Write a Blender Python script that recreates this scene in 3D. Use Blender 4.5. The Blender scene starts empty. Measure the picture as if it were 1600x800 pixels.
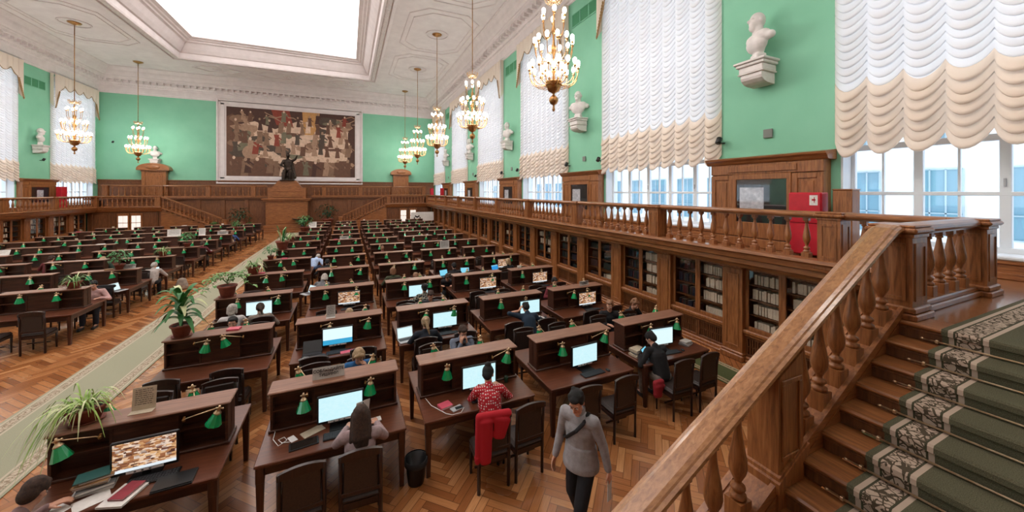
import bpy, math, random
from mathutils import Matrix, Vector
random.seed(7)
SC = bpy.context.scene
COL = SC.collection
PI = math.pi

# ------------------------------------------------------------ camera, world, lights, exposure
cd = bpy.data.cameras.new('camera')
cd.sensor_width = 36.0
cd.lens = 567.4 / 1600 * 36
cd.shift_y = -100.9 / 1600
cd.clip_end = 300
cam = bpy.data.objects.new('camera', cd)
cam.location = (0, 0, 3.9)
cam.rotation_euler = (PI / 2, 0, -math.radians(24.26))
COL.objects.link(cam)
SC.camera = cam

SC.view_settings.view_transform = 'Standard'
SC.view_settings.look = 'None'
SC.view_settings.gamma = 1.0
SC.view_settings.use_curve_mapping = False
SC.view_settings.exposure = 0.19
try:
    SC.cycles.use_denoising = True
    SC.cycles.max_bounces = 8
    SC.cycles.diffuse_bounces = 4
    SC.cycles.transparent_max_bounces = 8
    SC.cycles.sample_clamp_indirect = 4.0
    SC.cycles.caustics_reflective = False
    SC.cycles.caustics_refractive = False
except Exception:
    pass

SKY_STRENGTH = 2.35
SKYLIGHT_STRENGTH = 2.4
BULB_STRENGTH = 7.0
CHANDELIER_WATTS = 430.0
w = bpy.data.worlds.new('overcast_sky')
SC.world = w
w.use_nodes = True
bg = w.node_tree.nodes['Background']
bg.inputs[0].default_value = (0.80, 0.87, 1.0, 1)
bg.inputs[1].default_value = SKY_STRENGTH

# room measures (metres, z = 0 is the parquet)
XL, XR, YN, YF = -20.3, 9.6, -6.0, 44.5
BZ = 2.5            # balcony floor
RT = 3.53           # top of balcony rail
WT = 12.77          # top of the green walls
CZ = 14.95          # ceiling
GZ = 16.3           # luminous skylight glass
CX = -5.35          # axis of the hall
WIN = [(-0.95, 4.2), (7.05, 12.0), (14.85, 19.75), (22.8, 27.7), (30.85, 35.75), (39.0, 43.9)]

def portal(x, y0, y1, rz):
    l = bpy.data.lights.new('window_daylight', 'AREA')
    l.shape = 'RECTANGLE'
    l.size = y1 - y0
    l.size_y = 9.6
    l.cycles.is_portal = True
    o = bpy.data.objects.new('window_daylight', l)
    o.location = (x, (y0 + y1) / 2, 7.6)
    o.rotation_euler = (PI / 2, 0, rz)
    COL.objects.link(o)
for a_, b_ in WIN:
    portal(XR + 0.62, a_, b_, PI / 2)
    portal(XL - 0.62, a_, b_, -PI / 2)

# ------------------------------------------------------------ materials
def srgb(r, g, b):
    f = lambda c: (c / 255 / 12.92) if c / 255 <= 0.04045 else ((c / 255 + 0.055) / 1.055) ** 2.4
    return (f(r), f(g), f(b), 1)
def newmat(name):
    m = bpy.data.materials.new(name); m.use_nodes = True
    nt = m.node_tree
    return m, nt, nt.nodes['Principled BSDF']
def coords(nt, kind='Object', scale=(1, 1, 1), rot=(0, 0, 0)):
    tc = nt.nodes.new('ShaderNodeTexCoord'); mp = nt.nodes.new('ShaderNodeMapping')
    mp.inputs['Scale'].default_value = scale; mp.inputs['Rotation'].default_value = rot
    nt.links.new(tc.outputs[kind], mp.inputs[0])
    return mp.outputs[0]
def ramp(nt, fac, stops):
    r = nt.nodes.new('ShaderNodeValToRGB')
    e = r.color_ramp.elements
    while len(e) < len(stops): e.new(0.5)
    for i, (p, c) in enumerate(stops):
        e[i].position = p; e[i].color = c
    nt.links.new(fac, r.inputs[0])
    return r.outputs[0]
def noise(nt, vec, scale, detail=4, rough=0.55, dist=0.0):
    n = nt.nodes.new('ShaderNodeTexNoise')
    n.inputs['Scale'].default_value = scale; n.inputs['Detail'].default_value = detail
    n.inputs['Roughness'].default_value = rough; n.inputs['Distortion'].default_value = dist
    nt.links.new(vec, n.inputs['Vector'])
    return n.outputs['Fac']
def bump(nt, h, b, strength=0.3, dist=0.02):
    n = nt.nodes.new('ShaderNodeBump')
    n.inputs['Strength'].default_value = strength; n.inputs['Distance'].default_value = dist
    nt.links.new(h, n.inputs['Height']); nt.links.new(n.outputs[0], b.inputs['Normal'])
def mix(nt, fac, a, b):
    n = nt.nodes.new('ShaderNodeMix'); n.data_type = 'RGBA'
    for s, v in ((0, fac), (6, a), (7, b)):
        if isinstance(v, (int, float, tuple)): n.inputs[s].default_value = v
        else: nt.links.new(v, n.inputs[s])
    return n.outputs[2]
def math_(nt, op, a, b=None, c=None):
    n = nt.nodes.new('ShaderNodeMath'); n.operation = op
    for i, v in enumerate((a, b, c)):
        if v is None: continue
        if isinstance(v, (int, float)): n.inputs[i].default_value = v
        else: nt.links.new(v, n.inputs[i])
    return n.outputs[0]
def near_wall_mat():
    return mottled('cream_near_wall', srgb(206, 200, 196), srgb(216, 210, 206), 1.0, .8)
def plain(name, col, rough=0.6, metal=0.0, spec=0.5):
    m, nt, b = newmat(name)
    b.inputs['Base Color'].default_value = col
    b.inputs['Roughness'].default_value = rough
    b.inputs['Metallic'].default_value = metal
    b.inputs['Specular IOR Level'].default_value = spec
    return m
def mottled(name, c1, c2, scale=6, rough=0.6, bmp=0.0, metal=0.0, detail=4, bscale=None):
    m, nt, b = newmat(name)
    v = coords(nt)
    f = noise(nt, v, scale, detail)
    nt.links.new(ramp(nt, f, [(0.3, c1), (0.7, c2)]), b.inputs['Base Color'])
    b.inputs['Roughness'].default_value = rough; b.inputs['Metallic'].default_value = metal
    if bmp: bump(nt, noise(nt, v, bscale or scale * 3, 3), b, bmp, 0.01)
    return m
def wood(name, c1, c2, c3, axis='x', rough=0.35, scale=1.0, coat=0.0):
    m, nt, b = newmat(name)
    s = {'x': (1.2, 14, 14), 'y': (14, 1.2, 14), 'z': (14, 14, 1.2)}[axis]
    v = coords(nt, 'Object', tuple(k * scale for k in s))
    f = noise(nt, v, 2.2, 6, 0.6, 0.6)
    f2 = noise(nt, coords(nt, 'Object', (1, 1, 1)), 1.7, 3)
    c = ramp(nt, f, [(0.28, c1), (0.52, c2), (0.75, c3)])
    c = mix(nt, math_(nt, 'MULTIPLY', f2, 0.45), c, c1)
    nt.links.new(c, b.inputs['Base Color'])
    nt.links.new(math_(nt, 'MULTIPLY_ADD', f, 0.2, rough - 0.08), b.inputs['Roughness'])
    b.inputs['Coat Weight'].default_value = coat
    b.inputs['Coat Roughness'].default_value = 0.15
    bump(nt, f, b, 0.12, 0.004)
    return m
def emit(name, col, strength):
    m, nt, b = newmat(name)
    b.inputs['Base Color'].default_value = (0.8, 0.8, 0.8, 1)
    b.inputs['Emission Color'].default_value = col
    b.inputs['Emission Strength'].default_value = strength
    return m

OAK = [srgb(98, 57, 28), srgb(155, 97, 53), srgb(186, 127, 77)]
DK = [srgb(44, 22, 14), srgb(76, 41, 25), srgb(104, 62, 40)]
oak_x = wood('oak_grain_x', *OAK, axis='x', coat=.3)
oak_y = wood('oak_grain_y', *OAK, axis='y', coat=.2)
oak_z = wood('oak_grain_z', *OAK, axis='z')
oak_dark = wood('oak_dark_panel', srgb(72, 40, 18), srgb(114, 68, 34), srgb(144, 92, 50), axis='z', rough=0.45)
rail_wood = wood('handrail_oak', srgb(116, 74, 42), srgb(166, 114, 70), srgb(194, 144, 96), axis='x', rough=0.33, coat=.35)
desk_top = wood('desk_top_walnut', srgb(74, 37, 22), srgb(100, 56, 36), srgb(126, 76, 52), axis='x', rough=0.3)
desk_wood = wood('desk_walnut', *DK, axis='x', rough=0.4)
desk_wood_z = wood('desk_walnut_upright', *DK, axis='z', rough=0.4)
hutch_top_sheen = wood('shelf_top_walnut_sheen', srgb(104, 66, 48), srgb(138, 96, 74), srgb(164, 122, 98), axis='x', rough=0.42)  # desk walnut made paler: skylight reflection on the tops is put into the colour
chair_wood = wood('chair_wood', srgb(26, 14, 11), srgb(46, 25, 18), srgb(66, 38, 28), axis='z', rough=0.35)
leather = mottled('dark_leatherette', srgb(34, 26, 24), srgb(56, 42, 36), 60, 0.42, 0.25)
def wall_paint():
    m, nt, b = newmat('green_wall_paint')
    v = coords(nt)
    f = noise(nt, v, 0.6, 3)
    nt.links.new(ramp(nt, f, [(0.3, srgb(122, 186, 154)), (0.7, srgb(132, 195, 164))]), b.inputs['Base Color'])
    b.inputs['Roughness'].default_value = 0.75
    bump(nt, noise(nt, v, 60, 3), b, 0.08, 0.01)
    return m
green_wall = wall_paint()
green_vent = plain('green_vent_paint', srgb(76, 150, 108), 0.6)
plaster = mottled('white_plaster', srgb(216, 208, 207), srgb(228, 220, 219), 2.0, 0.8, 0.05)
plaster_orn = mottled('ornament_plaster', srgb(196, 190, 188), srgb(228, 222, 220), 9.0, 0.85, 0.9, bscale=9)
bust_m = mottled('bust_plaster', srgb(206, 200, 197), srgb(226, 221, 218), 5.0, 0.7, 0.05)
white_paint = plain('white_window_paint', srgb(226, 232, 236), 0.4)
brass = mottled('aged_brass', srgb(150, 104, 60), srgb(196, 152, 98), 20, 0.28, 0, 0.9)
brass_light = mottled('bright_brass', srgb(196, 160, 120), srgb(232, 206, 170), 20, 0.3, 0, 0.8)
dark_bronze = mottled('dark_bronze', srgb(30, 24, 20), srgb(64, 50, 40), 6, 0.4, 0.1, 0.6)
black_pl = plain('black_plastic', srgb(16, 16, 18), 0.4)
black_mat = plain('black_rubber', srgb(20, 20, 22), 0.8)
key_m = plain('key_caps', srgb(44, 44, 48), 0.6)
silver = plain('silver_plastic', srgb(170, 170, 172), 0.4)
white_pl = plain('white_plastic', srgb(228, 226, 224), 0.5)
paper = mottled('white_paper', srgb(214, 210, 204), srgb(232, 228, 222), 14, 0.8)
paper_w = mottled('cream_paper', srgb(186, 172, 148), srgb(206, 192, 168), 14, 0.8)
ink = plain('printed_ink', srgb(28, 26, 30), 0.7)
terracotta = mottled('terracotta_pot', srgb(118, 62, 48), srgb(150, 84, 66), 12, 0.7, 0.1)
soil = plain('potting_soil', srgb(34, 26, 20), 0.95)
red_paint = mottled('red_cabinet_paint', srgb(176, 20, 38), srgb(198, 30, 48), 4, 0.35)
green_glass, nt_, b_ = newmat('green_glass_shade')
b_.inputs['Base Color'].default_value = srgb(18, 150, 88)
b_.inputs['Roughness'].default_value = 0.12
b_.inputs['Emission Color'].default_value = srgb(16, 128, 74)
b_.inputs['Emission Strength'].default_value = 0.0
b_.inputs['Coat Weight'].default_value = 0.6
sky_glass = emit('luminous_ceiling_glass', (1.0, 0.92, 0.90, 1), SKYLIGHT_STRENGTH)
bulb_m = emit('glowing_bulb_glass', (1.0, 0.93, 0.84, 1), BULB_STRENGTH)

def pane_glass(name, tint=(0.96, 0.98, 1, 1), gloss=0.07, rough=0.03):
    m = bpy.data.materials.new(name); m.use_nodes = True
    nt = m.node_tree; nt.nodes.remove(nt.nodes['Principled BSDF'])
    t = nt.nodes.new('ShaderNodeBsdfTransparent'); t.inputs[0].default_value = tint
    g = nt.nodes.new('ShaderNodeBsdfGlossy'); g.inputs['Roughness'].default_value = rough
    mx = nt.nodes.new('ShaderNodeMixShader'); mx.inputs[0].default_value = gloss
    nt.links.new(t.outputs[0], mx.inputs[1]); nt.links.new(g.outputs[0], mx.inputs[2])
    nt.links.new(mx.outputs[0], nt.nodes['Material Output'].inputs[0])
    return m
window_glass = pane_glass('window_glass')
case_glass = pane_glass('bookcase_glass', (0.96, 0.95, 0.94, 1), 0.045)
def cloth_through(name, col, col_t, ft):
    m = bpy.data.materials.new(name); m.use_nodes = True
    nt = m.node_tree; nt.nodes.remove(nt.nodes['Principled BSDF'])
    d = nt.nodes.new('ShaderNodeBsdfDiffuse'); d.inputs[0].default_value = col
    t = nt.nodes.new('ShaderNodeBsdfTranslucent'); t.inputs[0].default_value = col_t
    mx = nt.nodes.new('ShaderNodeMixShader'); mx.inputs[0].default_value = ft
    nt.links.new(d.outputs[0], mx.inputs[1]); nt.links.new(t.outputs[0], mx.inputs[2])
    nt.links.new(mx.outputs[0], nt.nodes['Material Output'].inputs[0])
    return m
sheer = cloth_through('sheer_white_silk', (0.86, 0.82, 0.79, 1), (0.92, 0.91, 0.91, 1), 0.5)
bunched = cloth_through('gathered_cream_silk', (0.82, 0.69, 0.57, 1), (0.84, 0.70, 0.58, 1), 0.34)
pelmet_m = cloth_through('cream_pelmet_cloth', (0.78, 0.68, 0.58, 1), (0.8, 0.7, 0.6, 1), 0.15)
fringe_m = mottled('gold_fringe', srgb(120, 90, 52), srgb(176, 144, 98), 40, 0.6)

def parquet():
    m, nt, b = newmat('oak_parquet')
    at = nt.nodes.new('ShaderNodeAttribute'); at.attribute_name = 'tone'
    tcu = nt.nodes.new('ShaderNodeTexCoord'); spu = nt.nodes.new('ShaderNodeSeparateXYZ'); nt.links.new(tcu.outputs['UV'], spu.inputs[0])
    cb = nt.nodes.new('ShaderNodeCombineXYZ')
    nt.links.new(math_(nt, 'MULTIPLY', spu.outputs[0], 1.6), cb.inputs[0]); nt.links.new(math_(nt, 'MULTIPLY', spu.outputs[1], 22), cb.inputs[1]); nt.links.new(math_(nt, 'MULTIPLY', at.outputs['Fac'], 90), cb.inputs[2])
    f = noise(nt, cb.outputs[0], 2.5, 5, 0.6, 0.5)
    e1 = math_(nt, 'MINIMUM', spu.outputs[1], math_(nt, 'SUBTRACT', .104, spu.outputs[1])); e2 = math_(nt, 'MINIMUM', spu.outputs[0], math_(nt, 'SUBTRACT', .52, spu.outputs[0]))
    gap = math_(nt, 'LESS_THAN', math_(nt, 'MINIMUM', e1, e2), .0035)
    c = ramp(nt, at.outputs['Fac'], [(0.0, srgb(134, 78, 42)), (0.5, srgb(184, 118, 68)), (1.0, srgb(222, 160, 106))])
    c = mix(nt, math_(nt, 'MULTIPLY', f, 0.7), c, srgb(104, 62, 30))
    c = mix(nt, math_(nt, 'MULTIPLY', gap, .75), c, srgb(60, 34, 16))
    nt.links.new(c, b.inputs['Base Color'])
    f2 = noise(nt, coords(nt, 'Object', (1, 1, 1)), 0.7, 4)
    nt.links.new(math_(nt, 'MULTIPLY_ADD', f2, 0.22, 0.14), b.inputs['Roughness'])
    return m
parquet_m = parquet()

def carpet(name, axis_len, x0, x1, base1, base2, orn1, orn2, bw=0.24, edge=0.03, uvmode=False, scale=9.0):
    """green runner: plain field, ornamented borders between two stripes; u across in metres"""
    m, nt, b = newmat(name)
    tc = nt.nodes.new('ShaderNodeTexCoord')
    sp = nt.nodes.new('ShaderNodeSeparateXYZ')
    nt.links.new(tc.outputs['UV'], sp.inputs[0])
    u, v = sp.outputs[0], sp.outputs[1]
    d = math_(nt, 'MINIMUM', u, math_(nt, 'SUBTRACT', x1 - x0, u))      # distance from nearest edge
    fib = noise(nt, coords(nt, 'UV', (1, 1, 1)), 160, 2)
    field = ramp(nt, fib, [(0.35, base1), (0.65, base2)])
    mp = coords(nt, 'UV', (1, 1, 1))
    orn = noise(nt, mp, scale, 2, 0.5, 2.2)
    vor = nt.nodes.new('ShaderNodeTexVoronoi'); vor.feature = 'DISTANCE_TO_EDGE'
    vor.inputs['Scale'].default_value = scale * 1.1
    nt.links.new(mp, vor.inputs['Vector'])
    o1 = math_(nt, 'LESS_THAN', vor.outputs['Distance'], 0.06)
    o = math_(nt, 'MAXIMUM', o1, math_(nt, 'GREATER_THAN', orn, 0.56))
    ocol = mix(nt, o, orn1, orn2)
    def band(a, c):
        return math_(nt, 'MULTIPLY', math_(nt, 'GREATER_THAN', d, a), math_(nt, 'LESS_THAN', d, c))
    c = field
    c = mix(nt, band(edge, bw), c, ocol)
    c = mix(nt, band(edge, edge + 0.035), c, orn1)
    c = mix(nt, band(bw - 0.035, bw), c, orn1)
    c = mix(nt, band(edge + 0.035, edge + 0.05), c, base1)
    c = mix(nt, band(bw - 0.05, bw - 0.035), c, base1)
    nt.links.new(c, b.inputs['Base Color'])
    b.inputs['Roughness'].default_value = 0.95
    b.inputs['Specular IOR Level'].default_value = 0.1
    bump(nt, fib, b, 0.4, 0.004)
    return m

# ------------------------------------------------------------ mesh helpers
class MB:
    def __init__(s):
        s.v, s.f, s.m, s.uv, s.T, s.mi, s.sm = [], [], [], {}, Matrix(), 0, []
        s.smooth = False
    def P(s, *p):
        s.v.append(tuple(s.T @ Vector(p))); return len(s.v) - 1
    def F(s, *ids):
        s.f.append(tuple(ids)); s.m.append(s.mi); s.sm.append(s.smooth)
    def box(s, x0, x1, y0, y1, z0, z1, bev=0.0):
        if x0 > x1: x0, x1 = x1, x0
        if y0 > y1: y0, y1 = y1, y0
        if z0 > z1: z0, z1 = z1, z0
        b = min(bev, (x1 - x0) * .45, (y1 - y0) * .45, (z1 - z0) * .45)
        if b <= 0:
            i = [s.P(x, y, z) for z in (z0, z1) for y in (y0, y1) for x in (x0, x1)]
            for q in ((0, 2, 3, 1), (4, 5, 7, 6), (0, 1, 5, 4), (2, 6, 7, 3), (0, 4, 6, 2), (1, 3, 7, 5)):
                s.F(*[i[k] for k in q])
            return
        # chamfered box: 24 verts
        X, Y, Z = (x0, x1), (y0, y1), (z0, z1)
        vid = {}
        for a in (0, 1):
            for c in (0, 1):
                for e in (0, 1):
                    sx, sy, sz = (1, -1)[a], (1, -1)[c], (1, -1)[e]
                    vid[a, c, e, 0] = s.P(X[a], Y[c] + sy * b, Z[e] + sz * b)
                    vid[a, c, e, 1] = s.P(X[a] + sx * b, Y[c], Z[e] + sz * b)
                    vid[a, c, e, 2] = s.P(X[a] + sx * b, Y[c] + sy * b, Z[e])
        def q(l, flip):
            s.F(*(l[::-1] if flip else l))
        for a in (0, 1):
            q([vid[a, 0, 0, 0], vid[a, 0, 1, 0], vid[a, 1, 1, 0], vid[a, 1, 0, 0]], a == 1)
            q([vid[0, a, 0, 1], vid[1, a, 0, 1], vid[1, a, 1, 1], vid[0, a, 1, 1]], a == 1)
            q([vid[0, 0, a, 2], vid[0, 1, a, 2], vid[1, 1, a, 2], vid[1, 0, a, 2]], a == 1)
        for a in (0, 1):
            for c in (0, 1):
                q([vid[a, c, 0, 0], vid[a, c, 1, 0], vid[a, c, 1, 1], vid[a, c, 0, 1]], a == c)
                q([vid[a, 0, c, 0], vid[a, 1, c, 0], vid[a, 1, c, 2], vid[a, 0, c, 2]], a != c)
                q([vid[0, a, c, 1], vid[1, a, c, 1], vid[1, a, c, 2], vid[0, a, c, 2]], a == c)
                for e in (0, 1):
                    q([vid[a, c, e, 0], vid[a, c, e, 1], vid[a, c, e, 2]], (a + c + e) % 2 == 1)
    def lathe(s, prof, n=16, c=(0, 0, 0), sq=1.0, smooth=True, cap=True):
        """profile [(r, z)] turned round z through c"""
        sm, s.smooth = s.smooth, smooth
        rings = []
        for r, z in prof:
            rings.append([s.P(c[0] + r * math.cos(2 * PI * k / n), c[1] + r * sq * math.sin(2 * PI * k / n), c[2] + z) for k in range(n)])
        for a, b in zip(rings, rings[1:]):
            for k in range(n):
                s.F(a[k], a[(k + 1) % n], b[(k + 1) % n], b[k])
        if cap:
            s.smooth = False
            s.F(*rings[0][::-1]); s.F(*rings[-1])
        s.smooth = sm
    def tube(s, pts, r, n=8, r1=None, flat=1.0):
        pts = [Vector(p) for p in pts]
        N = len(pts)
        rings = []
        up = Vector((0, 0, 1))
        sm, s.smooth = s.smooth, True
        for i, p in enumerate(pts):
            t = (pts[min(i + 1, N - 1)] - pts[max(i - 1, 0)])
            t = t.normalized() if t.length > 1e-9 else Vector((0, 0, 1))
            a = t.cross(up)
            if a.length < 0.05: a = t.cross(Vector((0, 1, 0)))
            a.normalize(); b = a.cross(t)
            rr = r if r1 is None else r + (r1 - r) * i / (N - 1)
            rings.append([s.P(*(p + a * rr * math.cos(2 * PI * k / n) + b * rr * flat * math.sin(2 * PI * k / n))) for k in range(n)])
        for a, b in zip(rings, rings[1:]):
            for k in range(n):
                s.F(a[k], a[(k + 1) % n], b[(k + 1) % n], b[k])
        s.F(*rings[0][::-1]); s.F(*rings[-1])
        s.smooth = sm
    def ell(s, c, r, nu=12, nv=8, rot=None):
        """ellipsoid"""
        sm, s.smooth = s.smooth, True
        R = rot or Matrix.Identity(3)
        c = Vector(c)
        top = s.P(*(c + R @ Vector((0, 0, r[2])))); bot = s.P(*(c + R @ Vector((0, 0, -r[2]))))
        rings = []
        for j in range(1, nv):
            th = PI * j / nv
            rings.append([s.P(*(c + R @ Vector((r[0] * math.sin(th) * math.cos(2 * PI * k / nu), r[1] * math.sin(th) * math.sin(2 * PI * k / nu), r[2] * math.cos(th))))) for k in range(nu)])
        for k in range(nu):
            s.F(top, rings[0][k], rings[0][(k + 1) % nu])
            s.F(bot, rings[-1][(k + 1) % nu], rings[-1][k])
        for a, b in zip(rings, rings[1:]):
            for k in range(nu):
                s.F(a[k], b[k], b[(k + 1) % nu], a[(k + 1) % nu])
        s.smooth = sm
    def cap_(s, p, q, rp, rq, n=12):
        """tapered capsule from p to q (ellipse radii allowed as (rx, ry))"""
        p, q = Vector(p), Vector(q)
        rp = rp if isinstance(rp, tuple) else (rp, rp); rq = rq if isinstance(rq, tuple) else (rq, rq)
        t = (q - p); L = t.length
        t = t.normalized() if L > 1e-6 else Vector((0, 0, 1))
        a = Vector((1, 0, 0)); a = a - t * a.dot(t)
        if a.length < 0.3: a = Vector((0, 1, 0)) - t * t.y
        a.normalize(); b = t.cross(a)
        prof = []
        for j in range(1, 4):
            an = PI / 2 * j / 4
            prof.append((p - t * min(rp) * math.cos(an), rp[0] * math.sin(an), rp[1] * math.sin(an)))
        prof.append((p, rp[0], rp[1])); prof.append((q, rq[0], rq[1]))
        for j in range(3, 0, -1):
            an = PI / 2 * j / 4
            prof.append((q + t * min(rq) * math.cos(an), rq[0] * math.sin(an), rq[1] * math.sin(an)))
        e0 = s.P(*(p - t * min(rp))); e1 = s.P(*(q + t * min(rq)))
        rings = [[s.P(*(c + a * ra * math.cos(2 * PI * k / n) + b * rb * math.sin(2 * PI * k / n))) for k in range(n)] for c, ra, rb in prof]
        for k in range(n):
            s.F(e0, rings[0][(k + 1) % n], rings[0][k]); s.F(e1, rings[-1][k], rings[-1][(k + 1) % n])
        for x, y in zip(rings, rings[1:]):
            for k in range(n):
                s.F(x[k], x[(k + 1) % n], y[(k + 1) % n], y[k])
    def prism(s, prof, a, b, axis='y'):
        """closed profile [(p, q)] swept from a to b; axis y: prof=(x,z); axis x: prof=(y,z); axis z: prof=(x,y)"""
        mk = {'y': lambda p, q, t: (p, t, q), 'x': lambda p, q, t: (t, p, q), 'z': lambda p, q, t: (p, q, t)}[axis]
        A = [s.P(*mk(p, q, a)) for p, q in prof]; B = [s.P(*mk(p, q, b)) for p, q in prof]
        n = len(prof)
        for k in range(n): s.F(A[k], A[(k + 1) % n], B[(k + 1) % n], B[k])
        s.F(*A[::-1]); s.F(*B)
    def mesh(s, name, mats, recalc=True):
        me = bpy.data.meshes.new(name)
        me.from_pydata(s.v, [], s.f)
        mats = mats if isinstance(mats, (list, tuple)) else [mats]
        for m in mats: me.materials.append(m)
        me.polygons.foreach_set('material_index', s.m)
        me.polygons.foreach_set('use_smooth', s.sm)
        me.update()
        if recalc:
            import bmesh
            bm = bmesh.new(); bm.from_mesh(me)
            bmesh.ops.recalc_face_normals(bm, faces=bm.faces)
            bm.to_mesh(me); bm.free()
        return me

def ob(name, me, parent=None, loc=(0, 0, 0), rot=(0, 0, 0), sc=None):
    o = bpy.data.objects.new(name, me)
    COL.objects.link(o)
    o.location = loc; o.rotation_euler = rot
    if sc: o.scale = sc if isinstance(sc, tuple) else (sc, sc, sc)
    if parent: o.parent = parent
    return o
def thing(name, label, cat, loc=(0, 0, 0), rotz=0.0, group=None, sc=None):
    o = ob(name, None, None, loc, (0, 0, rotz), sc)
    o.empty_display_size = 0.1
    return tag(o, label, cat, group)
def tag(o, label, cat, group=None, kind=None):
    o['label'] = label; o['category'] = cat
    if group: o['group'] = group
    if kind: o['kind'] = kind
    return o
def struct(name, mb, mats, parent=None, recalc=True):
    o = ob(name, mb.mesh(name, mats, recalc), parent)
    if not parent: o['kind'] = 'structure'
    return o
ORD = ['zeroth', 'first', 'second', 'third', 'fourth', 'fifth', 'sixth', 'seventh', 'eighth', 'ninth', 'tenth', 'eleventh', 'twelfth', 'thirteenth', 'fourteenth', 'fifteenth', 'sixteenth', 'seventeenth', 'eighteenth', 'nineteenth']
NUM = ['zero', 'one', 'two', 'three', 'four', 'five', 'six', 'seven', 'eight', 'nine', 'ten', 'eleven', 'twelve', 'thirteen']
def frame_T(o, udir, ndir):
    """local frame: x along udir, y along ndir (outward), z up, at o"""
    u, n = Vector(udir), Vector(ndir)
    M = Matrix(((u.x, n.x, 0, o[0]), (u.y, n.y, 0, o[1]), (0, 0, 1, o[2]), (0, 0, 0, 1)))
    return M
# ------------------------------------------------------------ floor: herringbone parquet
def build_floor():
    L, W = 0.52, 0.104
    ca = math.sqrt(0.5)
    vs, fs, uvs, tones = [], [], [], []
    x0, x1, y0, y1 = XL, XR, YN, YF
    R = int(70 / W) + 10
    rnd = random.Random(3)
    cx, cy = (x0 + x1) / 2, (y0 + y1) / 2
    jmax = int(55 / L) + 2
    for j in range(-jmax, jmax):
        for i in range(-R, R):
            ox, oy = i * W + j * L, i * W - j * L
            for (a, b, c, d, hz) in ((0, 0, L, W, 1), (0, W, W, W + L, 0)):
                mx, my = ox + (a + c) / 2, oy + (b + d) / 2
                wx, wy = cx + (mx - my) * ca, cy + (mx + my) * ca
                if not (x0 - .1 < wx < x1 + .1 and y0 - .1 < wy < y1 + .1): continue
                base = len(vs)
                for (px, py) in ((a, b), (c, b), (c, d), (a, d)):
                    px += ox; py += oy
                    vs.append((min(max(cx + (px - py) * ca, x0), x1), min(max(cy + (px + py) * ca, y0), y1), 0))
                fs.append((base, base + 1, base + 2, base + 3))
                ru, rv = 0.0, 0.0
                uvs += ([(ru, rv), (ru + L, rv), (ru + L, rv + W), (ru, rv + W)] if hz else [(ru, rv), (ru, rv + W), (ru + L, rv + W), (ru + L, rv)])
                tones.append(rnd.random() * 0.84 + (0.16 if hz else 0.0))
    me = bpy.data.meshes.new('floor')
    me.from_pydata(vs, [], fs)
    uv = me.uv_layers.new(name='UVMap')
    uv.data.foreach_set('uv', [c for p in uvs for c in p])
    at = me.attributes.new('tone', 'FLOAT', 'FACE')
    at.data.foreach_set('value', tones)
    me.materials.append(parquet_m)
    o = ob('floor', me); o['kind'] = 'structure'
build_floor()

def strip_carpet(name, x0, x1, y0, y1, z, mat, label, cat='carpet', along='y'):
    me = bpy.data.meshes.new(name)
    t = 0.012
    v = [(x, y, zz) for zz in (0, t) for (x, y) in ((x0, y0), (x1, y0), (x1, y1), (x0, y1))]
    f = [(4, 5, 6, 7), (0, 3, 2, 1), (0, 1, 5, 4), (1, 2, 6, 5), (2, 3, 7, 6), (3, 0, 4, 7)]
    me.from_pydata(v, [], f)
    uv = me.uv_layers.new(name='UVMap')
    for li, l in enumerate(me.loops):
        p = v[l.vertex_index]
        uv.data[li].uv = ((p[0] - x0, p[1] - y0) if along == 'y' else (p[1] - y0, p[0] - x0))
    me.materials.append(mat)
    o = ob(name, me, None, (0, 0, z)); tag(o, label, cat)
    return o
g1, g2 = srgb(142, 142, 120), srgb(164, 162, 138)
c_aisle = carpet('aisle_carpet', 40, -5.32, -4.02, g1, g2, srgb(186, 172, 152), srgb(140, 124, 104), 0.27, 0.04, scale=12)
strip_carpet('carpet_runner', -5.32, -4.02, YN + .5, 39.6, 0.001, c_aisle, 'long pale green runner with ornamented borders along the main aisle')
g3, g4 = srgb(70, 78, 48), srgb(92, 98, 64)
c_side = carpet('side_carpet', 40, 6.95, 7.75, g3, g4, srgb(176, 158, 128), srgb(110, 92, 68), 0.16, 0.03, scale=12)
strip_carpet('carpet_runner', 6.98, 7.76, YN + .5, 36, 0.001, c_side, 'narrow dark green runner in front of the right-hand bookcases')

# ------------------------------------------------------------ walls
def side_wall(name, x, sgn):
    m = MB()
    xo = x + sgn * 0.62
    ed = [YN] + [v for ab in WIN for v in ab] + [YF]
    for k in range(0, len(ed), 2):
        m.box(x, xo, ed[k], ed[k + 1], 0, WT + .4)
    for a, b in WIN:
        m.box(x, xo, a, b, 0, 2.84)
        m.box(x, xo, a, b, 12.4, WT + .4)
    struct(name, m, green_wall)
side_wall('wall_right', XR, 1)
side_wall('wall_left', XL, -1)
m = MB(); m.box(XL - .62, XR + .62, YF, YF + .3, 0, WT + .4); struct('wall_far', m, green_wall)
m = MB(); m.box(XL - .62, XR + .62, YN - .3, YN, 0, WT + .4); struct('wall_near', m, near_wall_mat())
m = MB(); m.box(XL, XR, YN, YN + .12, 0, 4.9, .02); m.box(XL, XR, YN, YN + .2, 4.9, 5.0, .02); struct('trim_7', m, oak_x)

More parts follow.
